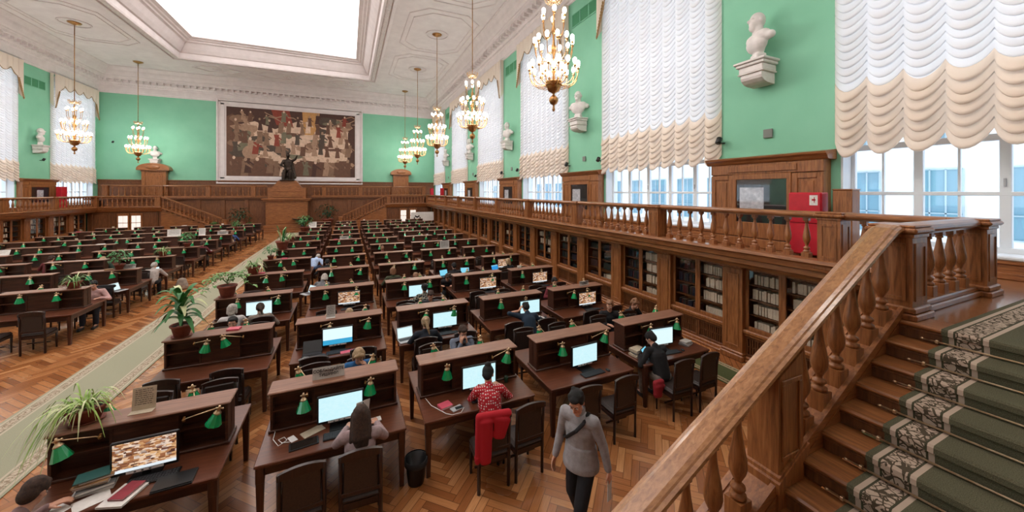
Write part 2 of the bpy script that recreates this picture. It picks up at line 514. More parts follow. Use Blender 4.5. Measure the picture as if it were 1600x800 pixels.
# windows: white reveals, sill, frame bars and glass, real depth
def window(n, x, sgn, a, b):
    fr = MB()
    xf = x + sgn * 0.40
    z0, z1 = 2.86, 12.38
    # reveals
    fr.box(x + sgn * .02, x + sgn * .6, a, a + .04, z0, z1); fr.box(x + sgn * .02, x + sgn * .6, b - .04, b, z0, z1)
    w = b - a - .08
    k = 5
    st = w / k
    for i in range(k + 1):
        c = a + .04 + st * i
        fr.box(xf - .05, xf + .05, max(c - .065, a + .02), min(c + .065, b - .02), z0, z1, .01)
        if i < k: fr.box(xf - .03, xf + .03, c + st / 2 - .016, c + st / 2 + .016, z0, z1)
    for z, h in ((z0 + .05, .11), (3.86, .07), (4.82, .12), (7.3, .12), (9.8, .12), (12.3, .1)):
        fr.box(xf - .052, xf + .052, a + .04, b - .04, z - h / 2, z + h / 2, .008)
    f = struct('window_%d' % n, fr, white_paint)
    g = MB(); g.box(xf - .006, xf + .006, a + .05, b - .05, z0, z1); struct('pane', g, window_glass, f)
    s = MB(); s.box(x - sgn * .10, xf, a - .0, b + .0, 2.80, 2.87, .02); struct('window_sill', s, white_paint, f)
    h = MB()
    for i in (1, 3): 
        c = a + .04 + st * i
        h.box(xf - sgn * .05, xf - sgn * .085, c - .014, c + .014, 3.98, 4.12, .006)
    struct('window_handle', h, silver, f)
for i, (a, b) in enumerate(WIN):
    window(i + 1, XR, 1, a, b)
for i, (a, b) in enumerate(WIN[2:]):
    window(i + 7, XL, -1, a, b)

# ------------------------------------------------------------ ceiling, cornice, coffer, luminous glass
def loops(mb, prof, x0, x1, y0, y1):
    """profile [(inset, z)] as rectangles joined with quads"""
    R = []
    for o, z in prof:
        R.append([mb.P(x0 + o, y0 + o, z), mb.P(x1 - o, y0 + o, z), mb.P(x1 - o, y1 - o, z), mb.P(x0 + o, y1 - o, z)])
    for a, b in zip(R, R[1:]):
        for k in range(4): mb.F(a[k], a[(k + 1) % 4], b[(k + 1) % 4], b[k])
m = MB()
loops(m, [(0, WT - .02), (.06, WT), (.06, WT + .1), (.12, WT + .14), (.12, WT + .62), (.2, WT + .68), (.2, WT + .74), (.34, WT + .86), (.36, WT + .92),
          (.36, WT + 1.14), (.72, WT + 1.14), (.74, WT + 1.3), (.80, WT + 1.34), (.80, WT + 1.42), (.92, WT + 1.5), (1.0, WT + 1.66), (1.02, WT + 1.7), (1.06, WT + 1.86), (1.22, WT + 2.08), (1.3, WT + 2.1), (1.3, CZ)],
      XL, XR, YN, YF)
struct('trim_1', m, plaster, None, False)
m = MB()        # modillion blocks and small dentils under the cornice
zz = WT + .92
y = YN + .7
while y < YF - .6:
    for x, s in ((XL + .36, 1), (XR - .36, -1)):
        m.box(x, x + s * .30, y, y + .16, zz, zz + .22)
    y += .48
x = XL + .7
while x < XR - .6:
    m.box(x, x + .16, YF - .36, YF - .66, zz, zz + .22)
    x += .48
y = YN + .5
while y < YF - .3:
    for x, s in ((XL + .2, 1), (XR - .2, -1)):
        m.box(x, x + s * .07, y, y + .09, WT + .74, WT + .83)
    y += .18
x = XL + .5
while x < XR - .3:
    m.box(x, x + .09, YF - .2, YF - .27, WT + .74, WT + .83)
    x += .18
struct('trim_2', m, plaster)
# ceiling ring with the coffer opening
CX0, CX1, CY0, CY1 = -13.15, 2.45, 0.0, 38.65       # outer edge of the coffer frame
m = MB()
def flat(mb, x0, x1, y0, y1, z):
    mb.F(mb.P(x0, y0, z), mb.P(x1, y0, z), mb.P(x1, y1, z), mb.P(x0, y1, z))
flat(m, XL, CX0, YN, YF, CZ); flat(m, CX1, XR, YN, YF, CZ); flat(m, CX0, CX1, YN, CY0, CZ); flat(m, CX0, CX1, CY1, YF, CZ)
struct('ceiling', m, mottled('ceiling_plaster', srgb(220, 214, 214), srgb(233, 228, 227), 1.2, 0.85, 0.25, bscale=14), None, False)
m = MB()
loops(m, [(-.18, CZ), (-.18, CZ - .05), (-.02, CZ - .12), (0, CZ - .2), (.06, CZ - .2), (.06, CZ - .1), (.10, CZ - .1)], CX0, CX1, CY0, CY1)
loops(m, [(.44, CZ - .1), (.50, CZ - .1), (.50, CZ - .22), (.58, CZ - .22), (.62, CZ - .1), (.62, CZ + .25), (.74, CZ + .3), (.92, CZ + .55), (1.14, CZ + .95), (1.22, CZ + 1.0), (1.3, CZ + 1.02), (1.34, CZ + 1.12), (1.5, CZ + 1.16), (1.55, CZ + 1.24), (1.70, CZ + 1.28), (1.72, GZ - .06), (1.80, GZ - .06), (1.80, GZ)],
      CX0, CX1, CY0, CY1)
struct('trim_3', m, plaster, None, False)
m = MB(); loops(m, [(.10, CZ - .1), (.16, CZ - .14), (.38, CZ - .14), (.44, CZ - .1)], CX0, CX1, CY0, CY1)
struct('trim_4', m, plaster_orn, None, False)
m = MB()
o_ = 1.79
m.box(CX0 + o_, CX1 - o_, CY0 + o_, CY1 - o_, GZ, GZ + .05)
g = struct('ceiling_skylight', m, sky_glass)
# raised relief mouldings on the ceiling round every chandelier, and garlands at the far end
def strip(mb, pts, w_, z, h=.05, closed=True):
    n = len(pts)
    for k in range(n if closed else n - 1):
        a, b = Vector((*pts[k], 0)), Vector((*pts[(k + 1) % n], 0))
        t = (b - a).normalized(); p = Vector((-t.y, t.x, 0)) * w_ / 2
        q = [a + p - t * w_ * .3, a - p - t * w_ * .3, b - p + t * w_ * .3, b + p + t * w_ * .3]
        A = [mb.P(v.x, v.y, z) for v in q]; B = [mb.P(v.x, v.y, z - h) for v in q]
        mb.F(*B)
        for i in range(4): mb.F(A[i], A[(i + 1) % 4], B[(i + 1) % 4], B[i])
m = MB()
CHY = [9.56, 17.5, 25.5, 33.45, 41.35]
for x in (5.7, -16.35):
    for y in CHY[:4] + [1.6]:
        for r, wd in ((1.0, .09), (.86, .04)):
            hx, hy, c = 2.2 * r, 3.5 * r, 1.0
            strip(m, [(x - hx, y - hy + c), (x - hx + c, y - hy), (x + hx - c, y - hy), (x + hx, y - hy + c), (x + hx, y + hy - c), (x + hx - c, y + hy), (x - hx + c, y + hy), (x - hx, y + hy - c)], wd, CZ)
        strip(m, [(x + .75 * math.cos(a * PI / 8), y + .75 * math.sin(a * PI / 8)) for a in range(16)], .07, CZ)
for cx_, hw in ((CX, 3.0), (CX - 5.4, 1.8), (CX + 5.4, 1.8)):
    yy = 40.9
    strip(m, [(cx_ - hw, yy), (cx_ - hw * .5, yy + .8), (cx_ + hw * .5, yy + .8), (cx_ + hw, yy), (cx_ + hw * .5, yy - .8), (cx_ - hw * .5, yy - .8)], .1, CZ, .07)
    for k in range(10):
        a = k * PI / 5
        m.ell((cx_ + .3 * math.cos(a), yy + .22 * math.sin(a), CZ), (.1, .1, .06), 6, 4)
    m.ell((cx_, yy, CZ), (.16, .16, .1), 8, 5)
struct('trim_5', m, plaster)

# ------------------------------------------------------------ green wall vents, plates, spot lamps, cameras
def wall_bits():
    vy = [5.65, 13.42, 21.3, 29.25, 37.4]
    for i, y in enumerate(vy[1:]):
        t = thing('wall_vent', 'green slatted vent high on the right wall, %s pier from the camera' % ORD[i + 2], 'vent', (XR, y, 11.85), 0, 'green vents high on the walls')
        build_vent(t, -1)
    t = thing('wall_vent', 'green slatted vent high on the left wall between the two curtains', 'vent', (XL, 37.4, 11.6), 0, 'green vents high on the walls')
    build_vent(t, 1)
    for i, y in enumerate(vy):
        o = ob('speaker_plate', plate_me, None, (XR - .02, y, 5.35))
        tag(o, 'small grey square plate on the right wall, %s pier from the camera' % ORD[i + 1], 'wall plate', 'grey plates on the right wall')
def build_vent(t, s):
    f = MB()
    for z in (-.32, .28): f.box(0, s * .04, -.98, .98, z, z + .04)
    for y in (-.98, -.34, .30, .94): f.box(0, s * .04, y, y + .04, -.32, .32)
    ob('vent_frame', f.mesh('vent_frame', green_wall), t)
    g = MB()
    for k in range(3):
        for q in range(12):
            g.box(0, s * .02, -.94 + k * .64, -.34 + k * .64, -.27 + q * .047, -.25 + q * .047)
        g.box(-.001, s * .005, -.94 + k * .64, -.34 + k * .64, -.28, .28)
    ob('slats', g.mesh('vent_slats', green_vent), t)
pm = MB(); pm.box(0, -.03, -.11, .11, -.11, .11, .01)
for q in range(5): pm.box(-.03, -.034, -.09, .09, -.08 + q * .036, -.065 + q * .036)
pm.T = Matrix(); plate_me = pm.mesh('speaker_plate', plain('grey_plate', srgb(120, 124, 118), .6))
wall_bits()
def spot(x, y, z, s, label):
    t = thing('security_camera', label, 'camera', (x, y, z), 0, 'small dark wall cameras')
    a = MB(); a.tube([(0, 0, 0), (s * .10, 0, .0), (s * .16, 0, .04)], .02, 6); a.lathe([(.05, 0), (.05, .02)], 10, (0, 0, -.01))
    ob('bracket', a.mesh('camera_bracket', black_pl), t)
    b = MB(); b.T = Matrix.Translation((s * .2, 0, .06)) @ Matrix.Rotation(.5, 4, 'Y') 
    b.lathe([(.05, -.10), (.075, -.08), (.075, .08), (.05, .1)], 12)
    ob('camera_body', b.mesh('camera_body', black_pl), t)
for i, (y, z) in enumerate([(6.85, 5.25), (12.2, 5.16), (14.6, 5.12), (20.1, 5.15), (22.6, 5.1), (28.1, 5.1)]):
    spot(XR, y, z, -1, 'small dark camera on the right wall above the panelling, %s from the viewer' % ORD[i + 1])
spot(XL, 37.9, 6.15, 1, 'dark camera on the left green wall below the white bust')
spot(XL + 1.0, YF, 8.3, 0.01, 'dark camera high in the far left corner beside the last curtain')

# ------------------------------------------------------------ wooden panelling on the piers with notice cases
def panel_face(mb, u0, u1, z0, z1, n, st=.1, d=.03, cols=1, gap=.1):
    """frame-and-panel: stiles proud of a recessed field; local x=u, y=outward"""
    mb.box(u0 + .002, u1 - .002, n - .06, n + .004, z0 + .002, z1 - .002)
    w_ = (u1 - u0 - st - (cols) * st) / cols
    u = u0
    for k in range(cols + 1):
        mb.box(u, u + st, n, n + d, z0, z1, .008)
        if k < cols:
            mb.box(u + st, u + st + w_, n, n + d, z0, z0 + st, .008); mb.box(u + st, u + st + w_, n, n + d, z1 - st, z1, .008)
            mb.box(u + st + .06, u + st + w_ - .06, n, n + d * .6, z0 + st + .06, z1 - st - .06, .012)
        u += st + w_
def pier_panel(x, y0, y1, s, label, art=0, red=None, proj=.30):
    """s=-1: right wall (faces -x); s=+1: left wall"""
    t = thing('pier_panelling', label, 'wall panelling', (x, (y0 + y1) / 2, BZ), 0, 'oak panelling units between the windows')
    W = y1 - y0
    T = frame_T((0, 0, 0), (0, 1, 0), (s, 0, 0))
    b = MB(); b.T = T
    h = W / 2
    top = 2.32
    b.box(-h + .004, h - .004, 0, proj - .05, 0, 2.1)
    b.box(-h - .03, h + .03, 0, proj + .03, 0, .22, .015)
    wd = W - .95 if W > 2.2 else W
    # three fields: narrow panel, big case, narrow panel
    panel_face(b, -h, -h + .62, .24, 1.82, proj - .03, .12)
    panel_face(b, h - .62, h, .24, 1.82, proj - .03, .12)
    b.box(-h + .62, h - .62, proj - .05, proj + .02, .24, .62, .01); b.box(-h + .62, h - .62, proj - .05, proj + .02, 1.7, 1.84, .01)
    b.box(-h + .62, -h + .72, proj - .05, proj + .02, .6, 1.72, .01); b.box(h - .72, h - .62, proj - .05, proj + .02, .6, 1.72, .01)
    b.box(-h, h, 0, proj + .01, 1.84, 2.1, .01)
    b.box(-h + .5, h - .5, proj + .01, proj + .035, 1.89, 2.05, .01)
    ob('panelling', b.mesh('pier_panelling', oak_z), t)
    c = MB(); c.T = T
    c.prism([(0, 2.1), (proj + .02, 2.1), (proj + .06, 2.14), (proj + .08, 2.18), (proj + .13, 2.22), (proj + .14, 2.26), (0, top)], -h - .1, h + .1, 'x')
    ob('cornice', c.mesh('pier_cornice', oak_y), t)
    c = MB(); c.T = T
    a0, a1 = -h + .72, h - .72
    c.box(a0, a1, proj - .04, proj - .02, .62, 1.7)
    ob('notice_case', c.mesh('case_back', black_pl), t)
    q = thing('framed_print', label.replace('oak panelling unit', 'white sheet print in the black case'), 'picture', (x + s * (proj - .015), (y0 + y1) / 2, BZ), 0, 'prints in the notice cases')
    p = MB(); p.T = T
    hw = min(.30, (a1 - a0) * .3); ce = -hw * .25 if s < 0 else -hw * .2
    ce = (a1 + a0) / 2 + (.22 if s < 0 else .0)
    p.box(ce - hw, ce + hw, 0, .006, .82, 1.5)
    ob('sheet', p.mesh('print_sheet', print_m), q)
    p = MB(); p.T = T; p.box(ce - hw - .38, ce - hw - .14, 0, .006, .8, .87); ob('caption_card', p.mesh('caption_card', white_pl), q)
    g = MB(); g.T = T; g.box(a0, a1, proj - .004, proj, .62, 1.7); ob('case_glass', g.mesh('case_glass', window_glass), t)
print_m = mottled('printed_engraving', srgb(170, 166, 168), srgb(242, 236, 234), 7, 0.7, 0, 0, 6)
for i, (a, b) in enumerate([(4.36, 7.0), (12.08, 14.78), (19.85, 22.75), (27.8, 30.8), (35.85, 38.95)]):
    pier_panel(XR, a, b, -1, 'oak panelling unit on right wall, %s pier from the camera' % ORD[i + 1])
pier_panel(XL, 35.85, 38.95, 1, 'oak panelling unit on left wall between the two curtained windows')
m = MB()
for a, b in WIN:
    for x, s in ((XR, -1), (XL, 1)):
        m.box(x, x + s * .05, a, b, BZ, 2.82); m.box(x, x + s * .09, a, b, BZ, BZ + .1, .01); m.box(x, x + s * .08, a, b, 2.74, 2.80, .01)
struct('baseboard_windows', m, oak_y)
# fire cabinet
t = thing('fire_hose_cabinet', 'red metal fire cabinet with white sticker below the nearest oak panelling', 'fire cabinet', (9.1, 4.55, BZ))
t.scale = (1, .74, .97)
a = MB(); a.box(-.13, .13, -.42, .42, .04, 1.42, .02); ob('cabinet_body', a.mesh('cabinet_body', red_paint), t)
a = MB(); a.box(-.135, -.15, -.40, .40, .75, 1.40, .01); a.box(-.135, -.15, -.40, .40, .06, .72, .01); ob('cabinet_door', a.mesh('cabinet_door', red_paint), t)
a = MB(); a.box(-.15, -.153, -.34, -.14, 1.14, 1.36); ob('sticker', a.mesh('sticker', paper), t)
a = MB(); a.box(-.153, -.156, -.29, -.2, 1.24, 1.28); a.box(-.153, -.156, -.27, -.25, 1.2, 1.32); ob('symbol', a.mesh('sticker_symbol', red_paint), t)
a = MB(); a.box(-.15, -.17, -.36, -.32, .95, 1.0, .005); ob('latch', a.mesh('latch', silver), t)
t = thing('storage_box', 'plain wooden box standing beside the red fire cabinet', 'box', (9.25, 3.95, BZ)); a = MB(); a.box(-.15, .15, -.16, .16, 0, 1.42, .01); ob('box_body', a.mesh('box_body', oak_z), t)
a = MB(); a.box(-.16, .16, -.17, .17, 1.42, 1.45, .01); ob('box_lid', a.mesh('box_lid', oak_y), t)
for (x, y, lab) in ((-19.5, 38.5, 'red fire cabinet on the left gallery beside the far curtained window'), (8.9, 42.6, 'red cabinet in the far right corner of the gallery'), (9.2, 38.7, 'dark red box beside the far right window pier')):
    t = thing('fire_cabinet', lab, 'fire cabinet', (x, y, BZ)); a = MB(); a.box(-.15, .15, -.3, .3, 0, 1.75, .02); ob('cabinet_body', a.mesh('cab_b', red_paint), t)
    a = MB(); a.box(-.16, .16, -.26, .26, 1.2, 1.7, .01); a.box(-.2, -.16, -.2, -.1, 1.5, 1.62); ob('cabinet_door', a.mesh('cab_d', red_paint), t)

# ------------------------------------------------------------ balcony slabs and fascia
m = MB()
m.box(7.75, XR, 2.1, 40.2, 2.34, BZ); m.box(XL, -18.55, 20, 40.2, 2.34, BZ)
m.box(5.5, XR, -4, 2.1, 2.3, BZ)
m.box(XL, -14.5, 40.0, YF, 2.34, BZ); m.box(3.75, XR, 40.0, YF, 2.34, BZ)
struct('floor_balcony', m, parquet_flat := wood('balcony_boards', srgb(110, 66, 36), srgb(150, 98, 58), srgb(176, 124, 78), axis='y', rough=.2, coat=.6))
m = MB()
LP = [(0, 2.66), (-.28, 2.66), (-.30, 2.60), (-.24, 2.56), (-.22, 2.46), (-.14, 2.42), (-.12, 2.34), (-.04, 2.28), (.0, 2.22), (.3, 2.22), (.3, 2.5), (.1, 2.5)]
m.prism([(7.92 + p, q) for p, q in LP], 2.1, 40.2)
m.prism([(-18.42 - p, q) for p, q in LP], 20, 40.2)
m.prism([(40.05 + p, q) for p, q in LP], -18.7, -14.3, 'x'); m.prism([(40.05 + p, q) for p, q in LP], 3.55, 7.95, 'x')
struct('trim_6', m, oak_y)
# wall under the cross balconies with glazed doors
m = MB()
for a, b in ((-19, -16.6), (-15.0, -10.0), (-.8, 4.3), (6.2, 8.4)):
    pass
for (a, b, top) in ((-18.9, -14.6, 2.3), (3.85, 8.3, 2.3)):
    m.box(a, b, 40.15, 40.3, 0, top)
T = frame_T((0, 40.15, 0), (1, 0, 0), (0, -1, 0)); m.T = T
for u0, u1 in ((-18.7, -17.6), (-15.6, -14.7), (3.95, 4.9), (7.0, 8.0)):
    panel_face(m, u0, u1, .1, 2.15, 0.02, .12)
m.T = Matrix()
for k in range(24):     # closed side under the two flights
    for sx in (1, -1):
        xa = CX + sx * (9.2 - k * .185); xb = CX + sx * (9.2 - (k + 1) * .185)
        h = 2.3 - (k + .5) * 1.9 / 24
        m.box(xa, xb, 40.15, 40.3, 0, h)
struct('wall_gallery_base', m, oak_dark)
for i, (x, lab) in enumerate(((-16.75, 'left'), (-15.95, 'left'), (5.35, 'right'), (6.35, 'right'))):
    d = MB(); d.box(x - .38, x + .38, 40.02, 40.12, 0, 2.1, .01)
    o = struct('door_%d' % (i + 1), d, oak_z)
    g = MB()
    for q in range(2):
        for r in range(2):
            g.box(x - .28 + q * .29, x - .01 + q * .29, 40.0, 40.015, .75 + r * .6, 1.3 + r * .6)
    struct('door_pane', g, emit('lit_room_beyond_door', (1, .93, .84, 1), .55), o)

# ------------------------------------------------------------ raised end gallery with dado, pedestal and pediments
m = MB()
T = frame_T((0, 42.6, 0), (1, 0, 0), (0, -1, 0))
m.T = T
m.box(-19.0, 8.0, -.2, 0, 0, 3.3)
u = -13.9
for k in range(5):
    for s in (-1, 1):
        c = CX + s * (1.75 + .9 + k * 1.85)
        if abs(c - CX) < 9.2: panel_face(m, c - .9, c + .9, .55, 3.0, .0, .13)
for k in range(6):
    for s in (-1, 1):
        c = CX + s * (1.75 + k * 1.85)
        if abs(c - CX) < 9.5: m.box(c - .16, c + .16, 0, .12, .36, 3.1, .015)
m.box(-14.6, 3.9, 0, .10, .36, .56, .02)
m.box(-19.0, 8.0, -.3, .14, 3.08, 3.2, .02); m.box(-19.0, 8.0, -.3, .26, 3.2, 3.35, .03)
# dado on the far wall behind the gallery
m.T = frame_T((0, YF, 0), (1, 0, 0), (0, -1, 0))
m.box(XL + .05, XR - .05, 0, .08, 2.5, 4.8); m.box(XL + .05, XR - .05, 0, .12, 4.62, 4.78, .02); m.box(XL + .05, XR - .05, 0, .2, 4.86, 4.98, .03); m.box(XL + .05, XR - .05, 0, .14, 4.76, 4.88, .02)
k = XL + .3
while k < XR - 1.6:
    panel_face(m, k, k + 1.6, 3.2, 4.6, .08, .12); k += 1.75
m.T = Matrix()
m.box(XL, XR, 42.6, YF, 3.15, 3.3)
struct('wall_gallery', m, wood('gallery_panelling', srgb(78, 45, 24), srgb(124, 76, 42), srgb(150, 98, 58), axis='z', rough=.4))
m = MB(); m.box(-14.4, 3.7, 40.3, 42.6, 0, .18, .02); m.box(-13.9, 3.2, 40.75, 42.6, .18, .36, .02)
struct('floor_podium', m, oak_x)
for sx, lab in ((-1, 'left'), (1, 'right')):
    c = CX + sx * 10.95
    t = thing('pediment_cabinet', 'tall oak bay with arched pediment on the far wall, %s of the mural' % lab, 'pedimented bay', (c, YF, 0))
    T = frame_T((0, 0, 0), (1, 0, 0), (0, -1, 0))
    b = MB(); b.T = T; b.box(-.8, .8, 0, .5, 2.5, 5.75); b.box(-.86, -.62, .1, .56, 2.5, 5.75, .01); b.box(.62, .86, .1, .56, 2.5, 5.75, .01); b.box(-.9, .9, 0, .6, 5.7, 5.84, .02)
    panel_face(b, -.6, .6, 3.3, 5.6, .5, .1); ob('bay_body', b.mesh('bay_body', oak_z), t)
    b = MB(); b.T = T
    pr = [(-1.15, 5.84), (1.15, 5.84)] + [(1.15 * math.cos(a * PI / 14), 6.0 + .5 * math.sin(a * PI / 14)) for a in range(0, 15)]
    b.prism([(p, -.0 + q) for p, q in pr], 0, 1, 'y') if False else None
    A = [b.P(p, 0, q) for p, q in pr]; B = [b.P(p, .75, q) for p, q in pr]
    for k in range(len(pr)): b.F(A[k], A[(k + 1) % len(pr)], B[(k + 1) % len(pr)], B[k])
    b.F(*A); b.F(*B[::-1])
    b.ell((0, .76, 6.12), (.5, .06, .2), 12, 6)
    ob('arched_pediment', b.mesh('arched_pediment', oak_x), t)
# statue pedestal
t = thing('statue_pedestal', 'broad oak pedestal block in the middle of the far gallery under the bronze statue', 'pedestal', (CX - .1, 41.9, .36))
b = MB(); b.box(-1.95, 1.95, -.75, .7, 0, .3, .03); b.box(-1.75, 1.75, -.6, .7, .3, 2.75); b.box(-2.05, 2.05, -.9, .7, 2.72, 2.86, .03); b.box(-1.95, 1.95, -.8, .7, 2.6, 2.74, .02)
b.box(-1.6, 1.6, -.55, .7, 2.86, 3.9); 
ob('pedestal_body', b.mesh('pedestal_body', oak_x), t)
b = MB(); b.T = frame_T((0, -.62, 0), (1, 0, 0), (0, -1, 0)); panel_face(b, -1.6, 1.6, .4, 2.6, 0, .14, cols=1); panel_face(b, -1.3, 1.3, 2.98, 3.6, -.03, .08)
ob('front_panel', b.mesh('front_panel', oak_x), t)
b = MB()
pr = [(-1.25, 3.9), (1.25, 3.9), (.75, 4.6), (-.75, 4.6)]
A = [b.P(p, -.5, q) for p, q in pr]; B = [b.P(p, .5, q) for p, q in pr]
for k in range(4): b.F(A[k], A[(k + 1) % 4], B[(k + 1) % 4], B[k])
b.F(*A); b.F(*B)
ob('sloped_plinth', b.mesh('sloped_plinth', oak_x), t)

# ------------------------------------------------------------ mural with white frame (generic stand-in figures)
def mural():
    x0, x1, z0, z1 = -11.02, .68, 5.45, 12.35
    t = thing('wall_mural', 'large brown and cream figurative mural in white frame on the far green wall', 'mural', ((x0 + x1) / 2, YF - .02, (z0 + z1) / 2))
    hx, hz = (x1 - x0) / 2, (z1 - z0) / 2
    f = MB()
    for o, d, w_ in ((.30, .10, .34), (.72, .16, .14)):
        X, Z = hx + o, hz + o
        f.box(-X - w_ / 2, X + w_ / 2, -d, 0, -Z - w_ / 2, -Z + w_ / 2, .02); f.box(-X - w_ / 2, X + w_ / 2, -d, 0, Z - w_ / 2, Z + w_ / 2, .02)
        f.box(-X - w_ / 2, -X + w_ / 2, -d, 0, -Z, Z, .02); f.box(X - w_ / 2, X + w_ / 2, -d, 0, -Z, Z, .02)
    f.box(-hx - .8, hx + .8, -.04, 0, -hz - .8, hz + .8)
    ob('white_frame', f.mesh('white_frame', plaster), t)
    cols = [srgb(66, 40, 30), srgb(92, 62, 46), srgb(120, 92, 72), srgb(196, 168, 146), srgb(150, 120, 98), srgb(124, 52, 36), srgb(176, 130, 78), srgb(70, 58, 48), srgb(104, 98, 78)]
    ms = [mottled('mural_tone_%s' % 'abcdefghi'[i], c, tuple(min(1, k * 1.35) for k in c[:3]) + (1,), 5, .7) for i, c in enumerate(cols)]
    p = MB(); p.mi = 3; p.box(-hx, hx, -.05, 0, -hz, hz)
    rnd = random.Random(12); cnt = [0]
    def poly(pts, mi, y=-.055):
        p.mi = mi; cnt[0] += 1; y -= cnt[0] * 2e-5
        p.F(*[p.P(max(-hx, min(hx, x)), y, max(-hz, min(hz, z))) for x, z in pts])
    def blob(cx, cz, rx, rz, mi, y=-.055, n=9, jit=.25):
        cx = max(-hx + 1.3 * rx, min(hx - 1.3 * rx, cx)); cz = max(-hz + 1.3 * rz, min(hz - 1.3 * rz, cz))
        poly([(cx + rx * (1 + rnd.uniform(-jit, jit)) * math.cos(2 * PI * k / n), cz + rz * (1 + rnd.uniform(-jit, jit)) * math.sin(2 * PI * k / n)) for k in range(n)], mi, y)
    def figure(cx, cz, h, mi, mh, y):
        w_ = h * .17
        lean = rnd.uniform(-.1, .1) * h
        poly([(cx - w_, cz), (cx + w_, cz), (cx + w_ * .8 + lean, cz + h * .55), (cx + w_ * .95 + lean, cz + h * .8), (cx - w_ * .95 + lean, cz + h * .8), (cx - w_ * .6, cz + h * .5)], mi, y)
        poly([(cx + lean, cz + h * .76), (cx + w_ * 1.9 + lean, cz + h * .5), (cx + w_ * 1.8 + lean, cz + h * .42), (cx + lean, cz + h * .62)], mi, y - .002)
        blob(cx + lean, cz + h * .89, h * .075, h * .1, mh, y - .003, 8, .05)
    # dark ground masses
    poly([(-hx, hz), (hx, hz), (hx, hz * .72), (hx * .45, hz * .55), (hx * .1, hz * .74), (-hx * .3, hz * .42), (-hx * .6, hz * .62), (-hx, hz * .4)], 0)
    poly([(-hx, -hz), (hx, -hz), (hx, -hz * .42), (hx * .6, -hz * .55), (hx * .2, -hz * .5), (-hx * .2, -hz * .62), (-hx * .62, -hz * .45), (-hx, -hz * .3)], 1)
    poly([(-hx, -hz), (-hx * .86, -hz), (-hx * .84, hz * .7), (-hx * .92, hz * .8), (-hx, hz * .7)], 1)
    poly([(hx, -hz), (hx * .86, -hz), (hx * .88, hz * .7), (hx, hz * .7)], 0, -.056)
    poly([(-hx * .36, hz), (-hx * .08, hz), (-hx * .02, hz * .5), (-hx * .28, hz * .55)], 5, -.057)
    poly([(hx * .12, hz), (hx * .4, hz), (hx * .36, hz * .3), (hx * .14, hz * .3)], 6, -.057)
    for k in range(34):
        blob(rnd.uniform(-hx, hx), rnd.uniform(-hz * .7, hz * .8), rnd.uniform(.3, 1.2), rnd.uniform(.15, .5), rnd.choice([1, 2, 4, 7, 8]), -.0575 - k * .0001)
    blob(-hx * .68, -hz * .2, 1.0, .9, 8, -.06, 14, .03); blob(-hx * .66, -hz * .3, .7, .7, 4, -.061, 14, .03)
    for row, zc, h, n in ((0, -hz + .1, 2.0, 19), (1, -hz * .36, 1.6, 13), (2, -hz * .02, 1.5, 13), (3, hz * .3, 1.4, 12), (4, hz * .58, 1.2, 9)):
        for k in range(n):
            x = -hx * .92 + (k + .5 + rnd.uniform(-.3, .3)) * hx * 1.84 / n
            figure(x, zc + rnd.uniform(-.25, .25), h * rnd.uniform(.85, 1.1), rnd.choice([0, 1, 1, 2, 4, 3, 7, 2, 4, 1, 8, 5]), rnd.choice([4, 3]), -.063 - .004 * k / n - row * .006)
    for k in range(5):
        x = rnd.uniform(-hx * .8, hx * .8); z = hz * rnd.uniform(.6, .9)
        pts = [(x + i * .5, z + .25 * math.sin(i * 1.3 + k)) for i in range(5)]
        for a, b in zip(pts, pts[1:]): poly([a, b, (b[0], b[1] + .1), (a[0], a[1] + .1)], 4, -.062)
    ob('painted_panel', p.mesh('painted_panel', ms, False), t)
mural()

# ------------------------------------------------------------ white building outside the windows
m = MB()
m.box(27, 27.5, -30, 70, -12, 15)
struct('wall_outside_right', m, plain('outside_white_render', srgb(240, 240, 238), .9))
m = MB(); m.box(-38.5, -38, -30, 80, -12, 15); struct('wall_outside_left', m, plain('outside_white_render_b', srgb(240, 240, 238), .9))
ow = MB()
for y in range(-8, 70, 3):
    for z in (-3.4, 1.4, 6.2):
        ow.mi = 0; ow.box(26.94, 27, y, y + 1.6, z + .3, z + 3.6)
        ow.mi = 1; 
        for q in (0, .55, 1.1, 1.6): ow.box(26.88, 26.95, y + q - .03, y + q + .03, z + .3, z + 3.6)
        for q in (.3, 1.4, 2.4, 3.6): ow.box(26.88, 26.95, y, y + 1.6, z + q - .03, z + q + .03)
struct('window_outside', ow, [plain('outside_window_glass', srgb(120, 158, 176), .3), plain('outside_window_bars', srgb(170, 190, 200), .6)])
